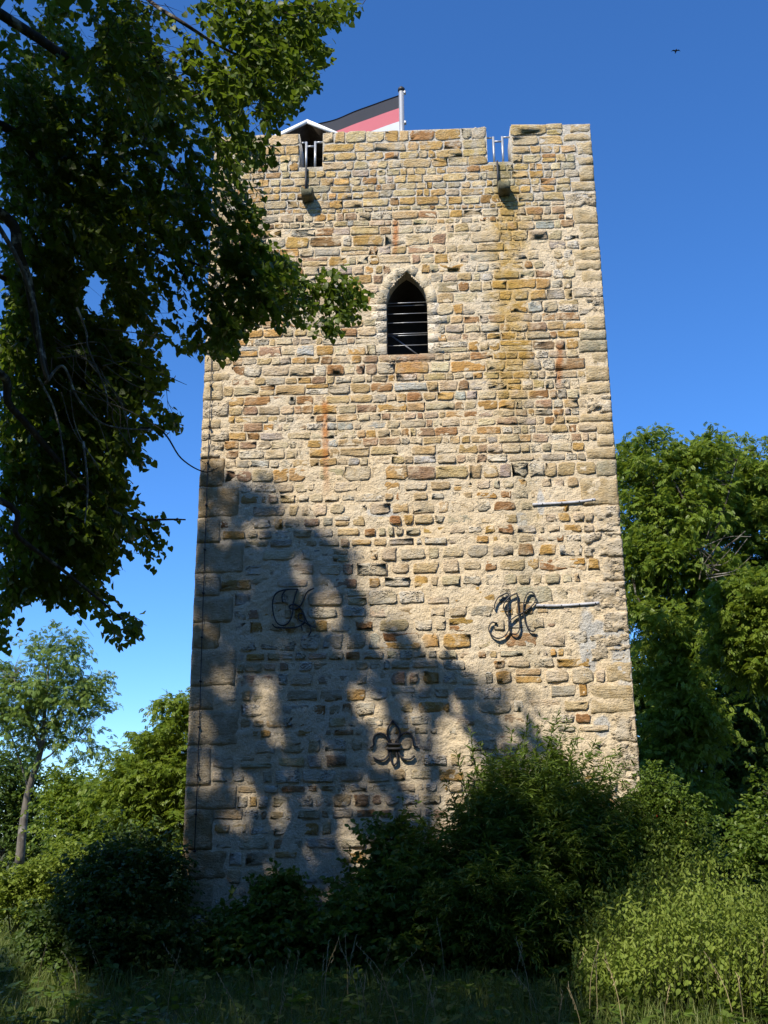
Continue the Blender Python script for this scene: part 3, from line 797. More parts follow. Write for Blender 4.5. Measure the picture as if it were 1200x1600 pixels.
for nm, k0, k1, m_ in (('hem', 0, 1, mat_cloth('black_cloth', (0.012, 0.012, 0.014))), ('black_stripe', 1, 2, mat_cloth('backlit_black_cloth', (0.085, 0.085, 0.095))),
                       ('red_stripe', 2, 3, mat_cloth('backlit_red_cloth', (0.74, 0.22, 0.24))), ('white_stripe', 3, 4, mat_cloth('white_cloth', (0.80, 0.80, 0.80)))):  # backlight and haze put into the lightened black and red
    U = np.linspace(0, 1, 40); Hh = np.linspace(hz[k0], hz[k1], 5)
    UU, HH = np.meshgrid(U, Hh, indexing='ij')
    perp = np.array([-dirv[1], dirv[0], 0])
    wv = 0.035*np.sin(UU*9+HH*2)*UU + 0.02*np.sin(UU*17+1)*UU
    V = start + dirv*(UU*FL)[..., None] + perp*wv[..., None] + np.array([0, 0, -1])*(HH + 0.02*UU)[..., None]
    mesh_np(nm, V.reshape(-1, 3), [quads(np.arange(UU.size).reshape(UU.shape))], m_, flag, smooth=True)

# ------------------------------------------------------------------ foliage
def tmpl(verts, polys): return np.array(verts, float), [np.array(p) for p in polys]
# leaves point along +y, lie in xy, normal +z
T_HEART = tmpl([(0,.08,0),(.34,-.02,.05),(.5,.3,.07),(.32,.68,.03),(0,1.05,-.08),(-.32,.68,.03),(-.5,.3,.07),(-.34,-.02,.05)], [[[0,1,2,3,4],[0,4,5,6,7]]])
T_DIAM = tmpl([(0,0,0),(.42,.42,.05),(0,1,-.05),(-.42,.42,.05)], [[[0,1,2],[0,2,3]]])
T_LANCE = tmpl([(0,0,0),(.11,.4,.02),(0,1,-.1),(-.11,.4,.02)], [[[0,1,2],[0,2,3]]])
T_OVAL = tmpl([(0,0,0),(.26,.25,.04),(.27,.6,.03),(0,1,-.06),(-.27,.6,.03),(-.26,.25,.04)], [[[0,1,2,3],[0,3,4,5]]])
def pinnate(n=4, lw=0.10, ll=0.34):
    vs, ps = [], []
    def leaf(bx, by, dx, dy, L):
        b = len(vs); nx, ny = -dy, dx; z = -0.05
        vs.extend([(bx,by,0),(bx+dx*L*.45+nx*lw,by+dy*L*.45+ny*lw,0.01),(bx+dx*L,by+dy*L,z),(bx+dx*L*.45-nx*lw,by+dy*L*.45-ny*lw,0.01)])
        ps.append([b,b+3,b+2,b+1])
    for i in range(n):
        y = 0.16+0.6*i/n
        for s in (-1, 1): leaf(0, y, s*0.80, 0.6, ll*(1-0.1*abs(i-1.5)))
    leaf(0, .74, 0, 1, ll)
    V = np.array(vs); V[:,2] -= 0.18*V[:,1]**2
    return V, [np.array(ps)]
T_PINN = pinnate(); T_PINN3 = pinnate(3, 0.12, 0.38)
def T_blade(bend):
    s = np.linspace(0, 1, 4); vs = []
    for q in s:
        w = 0.5*(1-q**1.6)+0.02; y = bend*q*q; z = q*(1-0.25*bend*q)
        vs += [(-w*.042, y, z), (w*.042, y, z)]
    return np.array(vs), [np.array([[0,1,3,2],[2,3,5,4],[4,5,7,6]])]

def norm(v): return v/(np.linalg.norm(v, axis=-1, keepdims=True)+1e-9)
def place(tm, pos, ydir, zdir, size, name, mat, parent=None, vary=None):
    V, P = tm; N = len(pos)
    y = norm(ydir); x = norm(np.cross(y, zdir)); z = np.cross(x, y)
    W = pos[:,None,:] + size[:,None,None]*(V[None,:,0,None]*x[:,None,:]+V[None,:,1,None]*y[:,None,:]+V[None,:,2,None]*z[:,None,:])
    k = len(V); polys = []; fa = []
    if vary is None: vary = rng.random(N)
    for p in P:
        polys.append((p[None]+(np.arange(N)*k)[:,None,None]).reshape(-1, p.shape[1])); fa.append(np.repeat(vary, len(p)))
    return mesh_np(name, W.reshape(-1, 3), polys, mat, parent, face_attr=np.concatenate(fa))

def twig_leaves(base, dirs, length, n, side=0.8, along=0.5, droop=0.6, jit=0.35, R=rng):
    """leaves set alternately along drooping twigs -> position, axis, normal"""
    N = len(base)
    t = (np.arange(n)+0.6)/n
    d = norm(dirs); sd = norm(np.cross(d, np.array([0,0,1.])+R.normal(0,.2,(N,3))))
    sgn = np.where(np.arange(n) % 2 == 0, 1, -1)
    pos = base[:,None,:]+d[:,None,:]*(t[None,:,None]*length[:,None,None])
    pos[...,2] -= (t[None,:]**2)*length[:,None]*0.25
    ax = along*d[:,None,:]+side*sgn[None,:,None]*sd[:,None,:]+np.array([0,0,-droop])+R.normal(0,jit,(N,n,3))
    nm = np.array([0,0,1.])+R.normal(0,.45,(N,n,3))-0.3*d[:,None,:]
    return pos.reshape(-1,3), ax.reshape(-1,3), nm.reshape(-1,3)

def twig_mesh(base, dirs, length, r0, name, mat, parent):
    """thin three sided twigs, all in one mesh"""
    N = len(base); d = norm(dirs)
    u = norm(np.cross(d, np.array([0.3,0.2,1.]))); w = np.cross(d, u)
    ts = np.array([0, .5, 1.]); rs = np.array([1, .7, .25])*r0
    V = np.zeros((N, 9, 3))
    for i in range(3):
        c = base+d*(length*ts[i])[:,None]; c = c.copy(); c[:,2] -= ts[i]**2*length*0.25
        for k in range(3):
            a = 2*math.pi*k/3; V[:,i*3+k] = c+(u*math.cos(a)+w*math.sin(a))*rs[i]
    q = np.array([[i*3+k, i*3+(k+1)%3, i*3+3+(k+1)%3, i*3+3+k] for i in range(2) for k in range(3)])
    return mesh_np(name, V.reshape(-1,3), [(q[None]+(np.arange(N)*9)[:,None,None]).reshape(-1,4)], mat, parent, smooth=True)

def link_twigs(mb, limbs, pts, r):
    """thin branches from the nearest limb point to each spot"""
    L = np.concatenate(limbs)
    for p in pts:
        d = np.linalg.norm(L-p, axis=1)+np.clip(L[:,2]-p[2], 0, None)*0.8
        q = L[np.argmin(d)]; m = (q+p)/2; m = m+np.array([random.gauss(0,.08), random.gauss(0,.08), 0.08*np.linalg.norm(p-q)])
        mb.tube([q, m, p], [r, r*.7, r*.3], 4, False)

def lobes_points(lobes, R):
    """lobes: (px, py, y, radius px, weight) -> points on the outer part of each ball"""
    out = []
    for (px_, py_, y, rp, n) in lobes:
        c = at(px_, py_, y); w = (c-CAM)@_fwd; r = rp*w/F
        v = norm(R.normal(0,1,(n,3)))*(R.random((n,1))**0.45)*r*np.array([1,1,0.9])
        out.append(np.c_[c+v, np.tile(c, (n,1))])
    return np.concatenate(out)

def leafy(name, label, cat, lobes, base, leafmat, bark, tm, leaf, ntw, nl, twl, limbs=(), trunk_r=0.1, group=None, seed=1, droop=0.5, up=0.15, crown_name='crown', links=60, clip=None, clump=0.55, shoots=(), flat=1.0, per=14):
    """tree or shrub: trunk, limbs, twigs and crown of real leaves"""
    R = np.random.default_rng(seed)
    th = thing(name, label, cat, group)
    P = lobes_points(lobes, R); p = P[:, :3]; c = P[:, 3:]
    if clip is not None: k = clip(p); p, c = p[k], c[k]
    gz = ground_z(p[:,0], p[:,1]); ok = p[:,2] > gz+0.03; p, c = p[ok], c[ok]
    out = norm(p-c)
    # structure
    bz = float(ground_z(base[0], base[1]))-0.1
    cen = c.mean(0)
    mb = MB(); limb_pts = []
    if limbs:
        for i, (pts, r0, r1) in enumerate(limbs):
            q = catmull([at(*a) for a in pts], 5); q = np.array(q)
            q[:,0] += (fbm(np.linspace(0,3,len(q))+i*3, np.zeros(len(q)), 2)-.5)*0.15*min(1, r0*10)
            limb_pts.append(q); m2 = MB(); m2.tube(q, np.linspace(r0, r1, len(q)), 9)
            m2.build('trunk' if i == 0 else 'limb', bark, th, True)
    else:
        top = cen+np.array([0,0,0.25*(p[:,2].max()-cen[2])])
        q = np.array(catmull([(base[0],base[1],bz), (base[0]*.6+top[0]*.4, base[1]*.6+top[1]*.4, bz*.6+top[2]*.4), tuple(top)], 6))
        limb_pts.append(q); m2 = MB(); m2.tube(q, np.linspace(trunk_r, trunk_r*.3, len(q)), 8); m2.build('trunk', bark, th, True)
        for (px_, py_, y, rp, n) in lobes:
            t_ = at(px_, py_, y); s = q[random.randint(2, len(q)-3)]
            l = np.array(catmull([s, (s+t_)/2+[0,0,.05], t_], 4)); limb_pts.append(l); mb.tube(l, np.linspace(trunk_r*.45, trunk_r*.12, len(l)), 5, False)
    if links:
        link_twigs(mb, limb_pts, p[R.choice(len(p), min(links, len(p)), False)], max(trunk_r*.10, 0.008))
    if mb.v: mb.build('branches', bark, th, True)['kind'] = 'stuff'
    ncl = max(12, ntw//per); cs_ = R.choice(len(p), min(ncl, len(p)), False); sel = cs_[R.integers(0, len(cs_), ntw)]
    b = p[sel]+R.normal(0, twl*clump, (ntw, 3))*[1, 1, flat]; b[:,2] = np.maximum(b[:,2], ground_z(b[:,0], b[:,1])+0.02)
    dirs = out[sel]*0.7+R.normal(0,.5,(len(sel),3))+[0,0,up]
    ln = twl*R.uniform(.6,1.3,len(sel))
    pos, ax, nm = twig_leaves(b, dirs, ln, nl, droop=droop, R=R)
    if shoots:
        sm = MB(); pp, aa, nn_ = [pos], [ax], [nm]
        for (x0, y0, x1, y1, yy, n_) in shoots:
            a, b2 = at(x0, y0, yy), at(x1, y1, yy-0.15); m_ = (a+b2)/2+R.normal(0, .05, 3); L_ = np.array(catmull([a, m_, b2], 6))
            sm.tube(L_, np.linspace(.008, .003, len(L_)), 4, False)
            ii = np.sort(R.uniform(2, len(L_)-1.01, n_)); i0 = ii.astype(int); f_ = (ii-i0)[:,None]
            q_ = L_[i0]*(1-f_)+L_[i0+1]*f_; d_ = norm(b2-a)
            pp.append(q_); aa.append(R.normal(0, .8, (n_,3))*[1,1,.5]+d_*0.7); nn_.append(R.normal(0, .4, (n_,3))+[0,0,1])
        pos, ax, nm = np.concatenate(pp), np.concatenate(aa), np.concatenate(nn_)
        sm.build('shoots', bark, th)['kind'] = 'stuff'
    place(tm, pos, ax, nm, leaf*R.uniform(.65,1.25,len(pos)), crown_name, leafmat, th, R.random(len(pos)))
    return th

# ---- linden whose boughs hang into the picture on the upper left
OUT = [(0,-5),(300,-5),(552,-5),(566,14),(545,24),(530,40),(505,28),(492,52),(520,78),(505,98),(488,112),(492,135),(470,150),(462,172),(445,180),(432,205),(420,208),(405,180),(392,150),
       (380,160),(378,205),(410,215),(445,232),(440,258),(400,262),(395,275),(415,300),(420,335),(400,345),(428,382),(450,405),(480,424),(530,418),(556,440),(573,456),(560,490),(540,505),(520,535),(500,505),(470,515),(440,520),(415,480),(400,500),(372,520),(366,545),(340,562),(312,552),(275,552),(262,530),
       (240,520),(232,545),(258,570),(265,598),(240,612),(250,632),(280,640),(274,668),(230,678),(215,690),(232,718),(215,724),(190,700),(180,705),(195,755),(210,775),(205,790),(240,795),(262,808),(303,800),(303,822),(262,826),(252,838),(262,868),(235,880),(226,898),(190,880),(175,885),(195,925),(208,940),(215,975),(222,992),(188,1003),(160,980),(130,962),(100,950),(62,928),(40,930),(12,950),(18,1000),(5,1018),(-5,1018)]
GAPS = [(145,455,28,45),(250,490,22,30),(205,520,22,25),(180,290,14,18),(205,255,10,18),(262,262,14,20),(100,890,22,16),(20,795,14,22),(45,770,12,14),(340,60,16,26),(350,95,14,22),(235,430,16,14),(60,550,12,18),(225,350,14,12),(128,405,10,16),(275,235,10,16),(285,250,9,16),(150,660,10,14),(170,640,9,9),(190,860,10,12),(125,715,8,10),(90,500,9,14),(10,870,10,14),(345,430,12,8),(300,450,14,10)]
SHADE = [(285,730),(345,733),(400,748),(432,770),(452,838),(490,812),(545,872),(565,925),(622,948),(642,1010),(700,1058),(745,1062),(790,1085),(840,1090),(885,1105),(905,1150),(930,1230),(960,1290),(1005,1330),(1040,1520),(260,1520)]
LITHOLES = [(512,955,20,42),(535,1005,16,26),(602,1010,16,20),(590,1110,18,24),(700,1150,34,44),(650,1130,26,26),(436,1280,15,26),(495,1245,18,16),(570,1235,16,22),(432,1375,14,18),(375,1285,22,14),(545,1300,14,30),(905,1240,40,60),(350,840,12,24),(470,900,12,40),(320,1130,10,40),(290,1390,10,60),(620,1190,22,14),(840,1150,30,20),(760,1110,20,18),(300,760,14,22),(560,1080,14,14),(440,1160,16,12),(640,1270,20,14),(380,1220,10,14)]
LITGROUND = [[(850,1575),(865,1470),(880,1400),(905,1300),(1000,1280),(1120,1335),(1210,1390),(1210,1575)], [(-20,1380),(60,1370),(120,1330),(100,1420),(45,1500),(30,1535),(-20,1545)]]
_jr = np.random.default_rng(2)
SUNNY = [(at(530,465,-4.3),.7), (at(480,455,-4.4),.6), (at(20,545,-5.4),.5)]
def sun_ok(P):
    """true where a leaf does not darken what the photograph shows in the sun"""
    tw = -P[:,1]/-SUN[1]; H = P-SUN*tw[:,None]          # where its shadow meets the tower face
    onw = (np.abs(H[:,0]) < HW+0.02) & (H[:,2] > 0.3) & (H[:,2] < ZT+0.3) & (P[:,1] < 0)
    qx, qy, _ = proj(H)
    hole = np.zeros(len(P), bool)
    wob = fbm(qx/22+4, qy/22+9, 3)-0.5
    for (a, b, c, d) in LITHOLES: hole |= ((qx-a)/c)**2+((qy-b)/d)**2 < 1+2.6*wob
    nz_ = fbm(qx/30+60, qy/38+11, 4)+_jr.normal(0, .02, len(P))
    hole |= nz_ > np.where((qx > 680) & (qy > 1080), 0.50, np.where(qx+qy > 1500, .59, 0.625))
    hole |= (fbm(qx/11+7, qy/12+3, 3) > 0.655)
    qx = qx+_jr.normal(0, 13, len(P))+60*(fbm(qx/20+1, qy/20+2, 3)-.5); qy = qy+_jr.normal(0, 13, len(P))+70*(fbm(qx/20+31, qy/20+12, 3)-.5)
    bad = onw & (~inpoly(qx, qy, SHADE) | hole)
    tg = (P[:,2]-0.7)/SUN[2]; G = P-SUN*tg[:,None]
    gx_, gy_, gw = proj(G)
    g = ~onw & (gw > 1) & (G[:,1] < 1)
    lit = np.zeros(len(P), bool)
    gx_ = gx_+_jr.normal(0, 16, len(P)); gy_ = gy_+_jr.normal(0, 12, len(P))
    for pl in LITGROUND: lit |= inpoly(gx_, gy_, pl)
    bad |= g & lit & ~((G[:,1] < 1) & (P[:,2] > 6) & (P[:,1] > -8) & (P[:,0] > -1.6))
    for (T_, r_) in SUNNY:
        d_ = P-T_; t_ = d_@SUN; bad |= (t_ > 0.9) & (np.linalg.norm(d_-t_[:,None]*SUN, axis=1) < r_)
    bad |= (~onw) & (G[:,1] > 0.3) & (G[:,1] < 40)
    return ~bad
def view_ok(P):
    qx, qy, w = proj(P)
    inside = (w > 0.3) & (qx > -12) & (qx < 1212) & (qy > -12) & (qy < 1612)
    jx = qx+_jr.normal(0, 7, len(P)); jy = qy+_jr.normal(0, 7, len(P))
    ok = inpoly(jx, jy, OUT)
    for (a, b, c, d) in GAPS: ok &= ~(((jx-a)/(c*.8))**2+((jy-b)/(d*.8))**2 < 1)
    near = (np.linalg.norm(P-CAM, axis=1) > 3.2)
    return np.where(inside, ok, True) & near, inside

lin = thing('linden_tree', 'big dark leafed linden whose boughs hang in front of the tower top', 'tree')
LB = np.array([-6.3, -10.2])
lz = float(ground_z(*LB))
R = np.random.default_rng(77)
limbs = []
def limb(pts, r0, r1, name='limb', nn=10, mat=BARK):
    q = np.array(catmull(pts, 7)); limbs.append(q); mb = MB(); mb.tube(q, np.linspace(r0, r1, len(q)), nn); return mb.build(name, mat, lin, True)
limb([(LB[0],LB[1],lz-0.3),(LB[0]+.1,LB[1],3),(LB[0]+.3,LB[1]+.2,6.5),(LB[0]+.6,LB[1]+.4,10.5),(LB[0]+.7,LB[1]+.4,15.5)], 0.42, 0.08, 'trunk', 16)
S1 = (LB[0]+.15,LB[1]+.1,4.2); S2 = (LB[0]+.3,LB[1]+.2,6.5); S3 = (LB[0]+.5,LB[1]+.3,8.6); S4 = (LB[0]+.6,LB[1]+.4,11)
limb([S2, at(-60,300,-6.70), at(30,400,-6.30), at(58,520,-6.10), at(75,595,-6.00)], 0.062, 0.0270)
limb([at(75,590,-6.00), at(100,575,-5.80), at(135,640,-5.60), at(190,668,-5.40), at(250,672,-5.20), at(283,716,-5.10), at(318,737,-5.00), at(341,731,-4.95)], 0.015, 0.0045)
limb([at(318,737,-5.00), at(322,726,-5.00), at(312,718,-5.00)], 0.003, 0.0027)
limb([S2, at(-40,180,-6.50), at(60,260,-6.00), at(150,345,-5.60), at(240,390,-5.30), at(330,420,-5.00)], 0.056, 0.0108)
limb([S3, at(60,60,-6.70), at(200,190,-5.70), at(300,300,-4.90), at(365,375,-4.50), at(430,440,-4.10), at(500,470,-3.80)], 0.053, 0.0072)
limb([S3, at(120,-60,-6.70), at(260,20,-7.70), at(340,70,-7.40), at(420,110,-7.10), at(460,130,-7.00)], 0.022, 0.0054)
limb([S3, at(250,-90,-8.30), at(400,-40,-7.90), at(490,10,-7.70), at(545,14,-7.60)], 0.019, 0.0054)
limb([S1, at(-80,560,-6.70), at(20,640,-6.10), at(110,740,-5.70), at(190,805,-5.40), at(290,812,-5.10)], 0.050, 0.0072)
limb([S1, at(-60,760,-6.50), at(30,840,-6.00), at(110,900,-5.70), at(200,975,-5.50)], 0.037, 0.0072)
limb([S2, at(-20,420,-5.70), at(60,500,-5.30), at(110,620,-5.10), at(135,740,-5.00), at(130,830,-5.00)], 0.031, 0.0072)
limb([at(-30,310,-7.2), at(25,400,-7.1), at(52,470,-7.0), at(66,560,-7.0), at(76,596,-6.95)], 0.020, 0.013, mat=BARK3)
limb([at(70,600,-6.95), at(98,572,-6.9), at(120,620,-6.8), at(150,655,-6.7), at(182,668,-6.6), at(240,672,-6.3)], 0.012, 0.006, mat=BARK3)
limb([at(120,480,-6.9), at(135,520,-6.8), at(138,545,-6.8), at(165,610,-6.7), at(168,650,-6.7)], 0.010, 0.005, mat=BARK3)
limb([at(130,690,-6.8), at(137,760,-6.8), at(132,820,-6.8)], 0.009, 0.005, mat=BARK3)
limb([at(60,590,-6.95), at(85,640,-6.9), at(98,700,-6.9), at(104,760,-6.9)], 0.010, 0.004, mat=BARK3)
for (ex, ey, ez) in ((-10,-12,9), (-9,-8,10), (-7,-14,10), (-3.5,-12,11), (-3,-9.5,13), (-8,-7.5,13.5), (-6,-6.5,14), (-4.5,-14,13), (-9.5,-11,13), (-1.2,-12.5,11), (0.5,-15,10.5), (-2,-16,11)):
    s = S3 if ez < 11.5 else S4
    limb([s, ((s[0]+ex)/2, (s[1]+ey)/2, (s[2]+ez)/2+.4), (ex,ey,ez)], 0.10, 0.02)
# bare grey twigs
tw = MB()
for k in range(20):
    a0 = (80+R.uniform(0,110), 490+R.uniform(0,150), -7.0+R.uniform(0,.5)); L = R.uniform(60,170); an = R.uniform(0.15,1.25)
    tw.tube(catmull([at(*a0), at(a0[0]+L*.5*math.cos(an)+R.uniform(-22,22), a0[1]+L*.5*math.sin(an)+R.uniform(-24,10), a0[2]+.1), at(a0[0]+L*math.cos(an), a0[1]+L*math.sin(an), a0[2]+.2)], 4), [0.006]+[0.004]*7+[0.002], 4, False)
tw.build('dead_twigs', BARK2, lin, True)['kind'] = 'stuff'

# visible boughs: dense twigs with heart shaped leaves
NC = 500000
C = R.uniform([-7.5,-8.6,1.8], [1.5,-3.6,13.5], (NC,3))
vo, ins = view_ok(C)
qx, qy, w_ = proj(C)
topr = ins & (((qy < 225) & (qx > 330)) | ((qy < 140) & (qx > 140)))
dep = np.where(topr, (C[:,1] < -6.4), np.where(qx > 430, (C[:,1] > -4.8) & (C[:,1] < -3.8), np.where(qx > 300, (C[:,1] > -6.0), np.where(qy > 350, C[:,1] > -5.9, C[:,1] > -6.6))))
tipz = ins & (qx > 400) & (qy > 395) & (qy < 545)
okc = vo & ins & (sun_ok(C) | tipz) & dep
clump = fbm(C[:,0]*1.5+C[:,1]*.9+20, C[:,2]*1.6+C[:,1]*.7+31, 3)
okc &= (clump > 0.50) | (qx > 330) & (clump > 0.40)
okc &= ~((qy > 370) & (qx > 90) & (qx < 300) & (clump < .56)) | (R.random(NC) < .12)
okc &= R.random(NC) < np.where(topr, 0.42, 0.45)*np.where(topr & (clump < .47), .35, 1)
B = C[okc]
sel = R.choice(len(B), min(5000, len(B)), False); B = B[sel]
print('linden candidates', okc.sum(), 'used', len(B))
Ldir = norm(B-np.array([LB[0],LB[1],B[:,2].mean()]))*0.7+R.normal(0,.45,B.shape)+[0,0,-0.15]
LL = R.uniform(.22,.5,len(B))
pos, ax, nm = twig_leaves(B, Ldir, LL, 13, droop=0.75, R=R)
vo, ins = view_ok(pos); qx, qy, w_ = proj(pos)
k = vo & (sun_ok(pos) | (ins & (qx > 400) & (qy > 395) & (qy < 545)))
pos, ax, nm = pos[k], ax[k], nm[k]
print('linden leaves', len(pos))
place(T_HEART, pos, ax, nm, R.uniform(.050,.082,len(pos))*np.where(pos[:,1] < -6.4, .8, 1), 'crown', L_LIND, lin, R.random(len(pos)))
tip_ = B+norm(Ldir)*LL[:,None]; k = view_ok(tip_)[0]
k &= view_ok(B+norm(Ldir)*LL[:,None]*.5)[0]
twig_mesh(B[k], Ldir[k], LL[k], 0.0035, 'twigs', BARK, lin)['kind'] = 'stuff'
# the rest of the crown, above and beside the frame
C = R.uniform([-14,-18.5,4.5], [3,-3.5,18.5], (160000,3))
vo, ins = view_ok(C)
q = np.sqrt(((C[:,0]+5.6)/6.8)**2+((C[:,1]+10.8)/6.6)**2+((C[:,2]-11.2)/6.6)**2)
clump = fbm(C[:,0]*.8+C[:,1]*.5+2, C[:,2]*.9+C[:,1]*.4+3, 3)
okc = (~ins) & vo & (q < 1) & (q > 0.35) & sun_ok(C) & (clump > 0.40)
B = C[okc]; B = B[R.choice(len(B), min(8200, len(B)), False)]
fx = R.uniform(-3.0, 1.6, 9000); fz = R.uniform(0.0, 5.6, 9000); fd = R.uniform(6.0, 11.0, 9000)      # extra unseen leaves, put in to shade the lower wall
E_ = np.stack([fx, np.zeros(9000), fz], 1)+SUN*(fd/-SUN[1])[:,None]
cl_ = fbm(fx*2.2+3, fz*2.0+5, 3); vo, ins = view_ok(E_); E_ = E_[(~ins) & vo & sun_ok(E_) & (cl_ > .36)]
B = np.concatenate([B, E_[:1900]])
Ld = R.normal(0,.6,B.shape)+norm(B-np.array([-5.6,-10.8,9]))
pos, ax, nm = twig_leaves(B, Ld, R.uniform(.3,.6,len(B)), 12, droop=.6, R=R)
vo, ins = view_ok(pos); k = (vo & ~ins) & sun_ok(pos)
pos, ax, nm = pos[k], ax[k], nm[k]
place(T_DIAM, pos, ax, nm, R.uniform(.09,.15,len(pos)), 'upper_crown', L_LIND, lin, R.random(len(pos)))
print('upper leaves', len(pos))

# ---- unseen trees added behind and beside the viewer to cut the sky light
R = np.random.default_rng(91); wl = []; wd = []
for (a, b, h) in [(-20,-24,13),(-13,-25,12.5),(-7,-25,12),(-1,-25,12),(5,-24,13),(11,-23,15),(17,-20,16),(18,-14,16),(17.5,-8,15),(18,-2,15),(-19,-18,13),(-20,-12,13),(-20,-6,12),(14,-18,15),(22,-25,16)]:
    n_ = 2600; h = h*.72; v = norm(R.normal(0,1,(n_,3)))*(R.random((n_,1))**.3)*[3.9,3.9,h*.5]+[a,b,h*.52]
    v = v[v[:,2] > 0.2]; wl.append(v); wd.append(v-np.array([a,b,h*.4]))
wl = np.concatenate(wl); wd = np.concatenate(wd)
wood = place(T_DIAM, wl, norm(wd)+R.normal(0,.6,wl.shape), R.normal(0,.6,wl.shape)+[0,0,1], R.uniform(.5,.85,len(wl)), 'added_woodland', L_DARK, None, R.random(len(wl)))
tag(wood, 'unseen leafy trees added around the viewer to block sky light', 'added_woodland', kind='stuff')

# ---- background trees
leafy('ash_tree', 'slender pale ash with feathery open crown left of the tower', 'tree',
      [(75,1040,20,56,200),(35,1075,20,52,170),(112,1085,20,48,160),(142,1110,20,28,60),(60,1125,20,58,160),(20,1135,20,42,100),(118,1150,20,40,90),(90,1010,20,30,70),(5,1090,20,42,80),(70,1165,20,40,70)], (0,0), L_PALE, BARK2, T_PINN, 0.20, 1250, 6, 0.42,
      limbs=[([(33,1350,20),(38,1290,20),(45,1240,20),(62,1180,20),(66,1140,20),(72,1080,20),(78,1020,20)],0.15,0.02),
             ([(64,1160,20),(80,1130,20.2),(105,1100,20.4),(125,1075,20.5)],0.05,0.012), ([(63,1175,20),(50,1130,19.8),(35,1095,19.6),(22,1060,19.5)],0.06,0.012),
             ([(56,1195,20),(80,1178,20),(98,1160,20),(125,1150,20)],0.04,0.01), ([(47,1240,20),(36,1205,20),(20,1160,20),(5,1120,20)],0.05,0.01), ([(70,1100,20),(88,1060,20.2),(100,1030,20.3)],0.03,0.008)],
      seed=11, links=160, trunk_r=0.15, flat=0.5, per=12)
leafy('green_tree', 'bushy green tree rising beside the left corner of the tower', 'tree',
      [(282,1125,7,26,110),(262,1180,7,40,220),(225,1215,7,42,240),(190,1235,7,34,160),(268,1240,7,55,330),(215,1275,7,52,300),(278,1300,7,50,200),(278,1095,7,10,20)], (-5.2,7), L_ASH, BARK2, T_PINN3, 0.14, 3200, 7, 0.32, seed=12, trunk_r=0.12, flat=0.45, per=16)
leafy('round_bush', 'mid green bush between the ash and the bushy green tree', 'bush',
      [(122,1240,9,36,160),(152,1270,9,42,200),(108,1285,9,36,180),(130,1310,9,44,200),(165,1320,9,40,160),(120,1350,8,36,160)], (-7.4,9), L_ASH, BARK2, T_OVAL, 0.085, 2200, 9, 0.36, seed=13, trunk_r=0.07, flat=0.6)
leafy('dark_tree', 'dark dense tree at the left edge behind the ash trunk', 'tree',
      [(8,1215,26,34,170),(40,1245,26,30,140),(0,1270,26,44,220),(50,1290,26,38,180),(75,1235,26,26,90),(15,1320,26,40,160),(70,1320,26,34,140)], (-16.2,26), L_DARK, BARK, T_OVAL, 0.16, 1500, 9, 0.6, seed=14, trunk_r=0.14, flat=0.5)
leafy('sunlit_shrub', 'sunlit light green shrub at the left edge in front of the ash', 'shrub',
      [(62,1385,4,30,180),(30,1392,4,26,130),(95,1375,4,26,140),(115,1345,4.5,26,110),(8,1395,4,24,100),(75,1360,4,20,60)], (-6.8,4), L_NETT, STEMM, T_OVAL, 0.07, 1300, 9, 0.26, seed=15, trunk_r=0.04)
leafy('ash_tree', 'tall green ash with dead grey branches close behind the right side of the tower', 'tree',
      [(998,730,12,30,70),(1040,745,12,44,150),(1100,740,12,46,170),(1000,800,12,42,180),(1070,810,12,58,260),(1020,880,12,50,220),(1095,890,12,55,240),(1040,975,12,55,220),(1100,1010,12,55,220),(1060,1090,12,60,200),(1030,1160,12,55,180),(1095,1150,12,60,200),(1070,1230,12,60,180),(1015,1240,12,40,110),(992,690,12,14,20),(1022,700,12,12,16),(1062,708,12,16,22),(1110,700,12,14,18)], (0,0), L_ASH, BARK, T_PINN, 0.19, 4800, 7, 0.42,
      limbs=[([(1085,1420,13),(1080,1250,13),(1070,1100,12),(1066,1000,12),(1060,950,12.35)],0.18,0.09),
             ([(1064,990,12.35),(1050,940,11.75),(1035,880,11.55),(1015,850,11.45),(1000,830,11.45)],0.06,0.015), ([(1062,960,12.35),(1100,890,11.75),(1110,850,11.55),(1085,810,11.45),(1060,765,11.45),(1035,715,11.75)],0.08,0.012),
             ([(1066,1000,12.55),(1030,985,11.75),(1005,950,11.55),(995,930,11.55)],0.06,0.02), ([(1100,880,11.75),(1140,850,11.55),(1165,830,11.55)],0.04,0.012), ([(1060,960,12.35),(1058,900,11.65),(1050,850,11.55),(1030,790,11.55),(1010,700,11.75)],0.04,0.01),
             ([(1110,850,11.55),(1130,800,11.55),(1145,740,11.75),(1160,690,11.75)],0.035,0.008)],
      seed=16, links=200, trunk_r=0.16, flat=0.32, per=24, clump=0.8)
dd = MB(); R = np.random.default_rng(61)
for k in range(13):
    a0 = np.array([1085+R.uniform(0,50), 880+R.uniform(-20,30)]); an = R.uniform(-2.6, -.2); L = R.uniform(40,95)
    e_ = a0+L*np.array([math.cos(an), math.sin(an)*.7]); m_ = (a0+e_)/2+R.normal(0,8,2)
    dd.tube(catmull([at(*a0,11.1), at(*m_,11.0), at(*e_,10.9)], 4), np.linspace(.018,.005,9), 5, False)
o = dd.build('dead_branches', BARK2, [q for q in bpy.data.objects if q.name.startswith('ash_tree')][-1], True); o['kind'] = 'stuff'
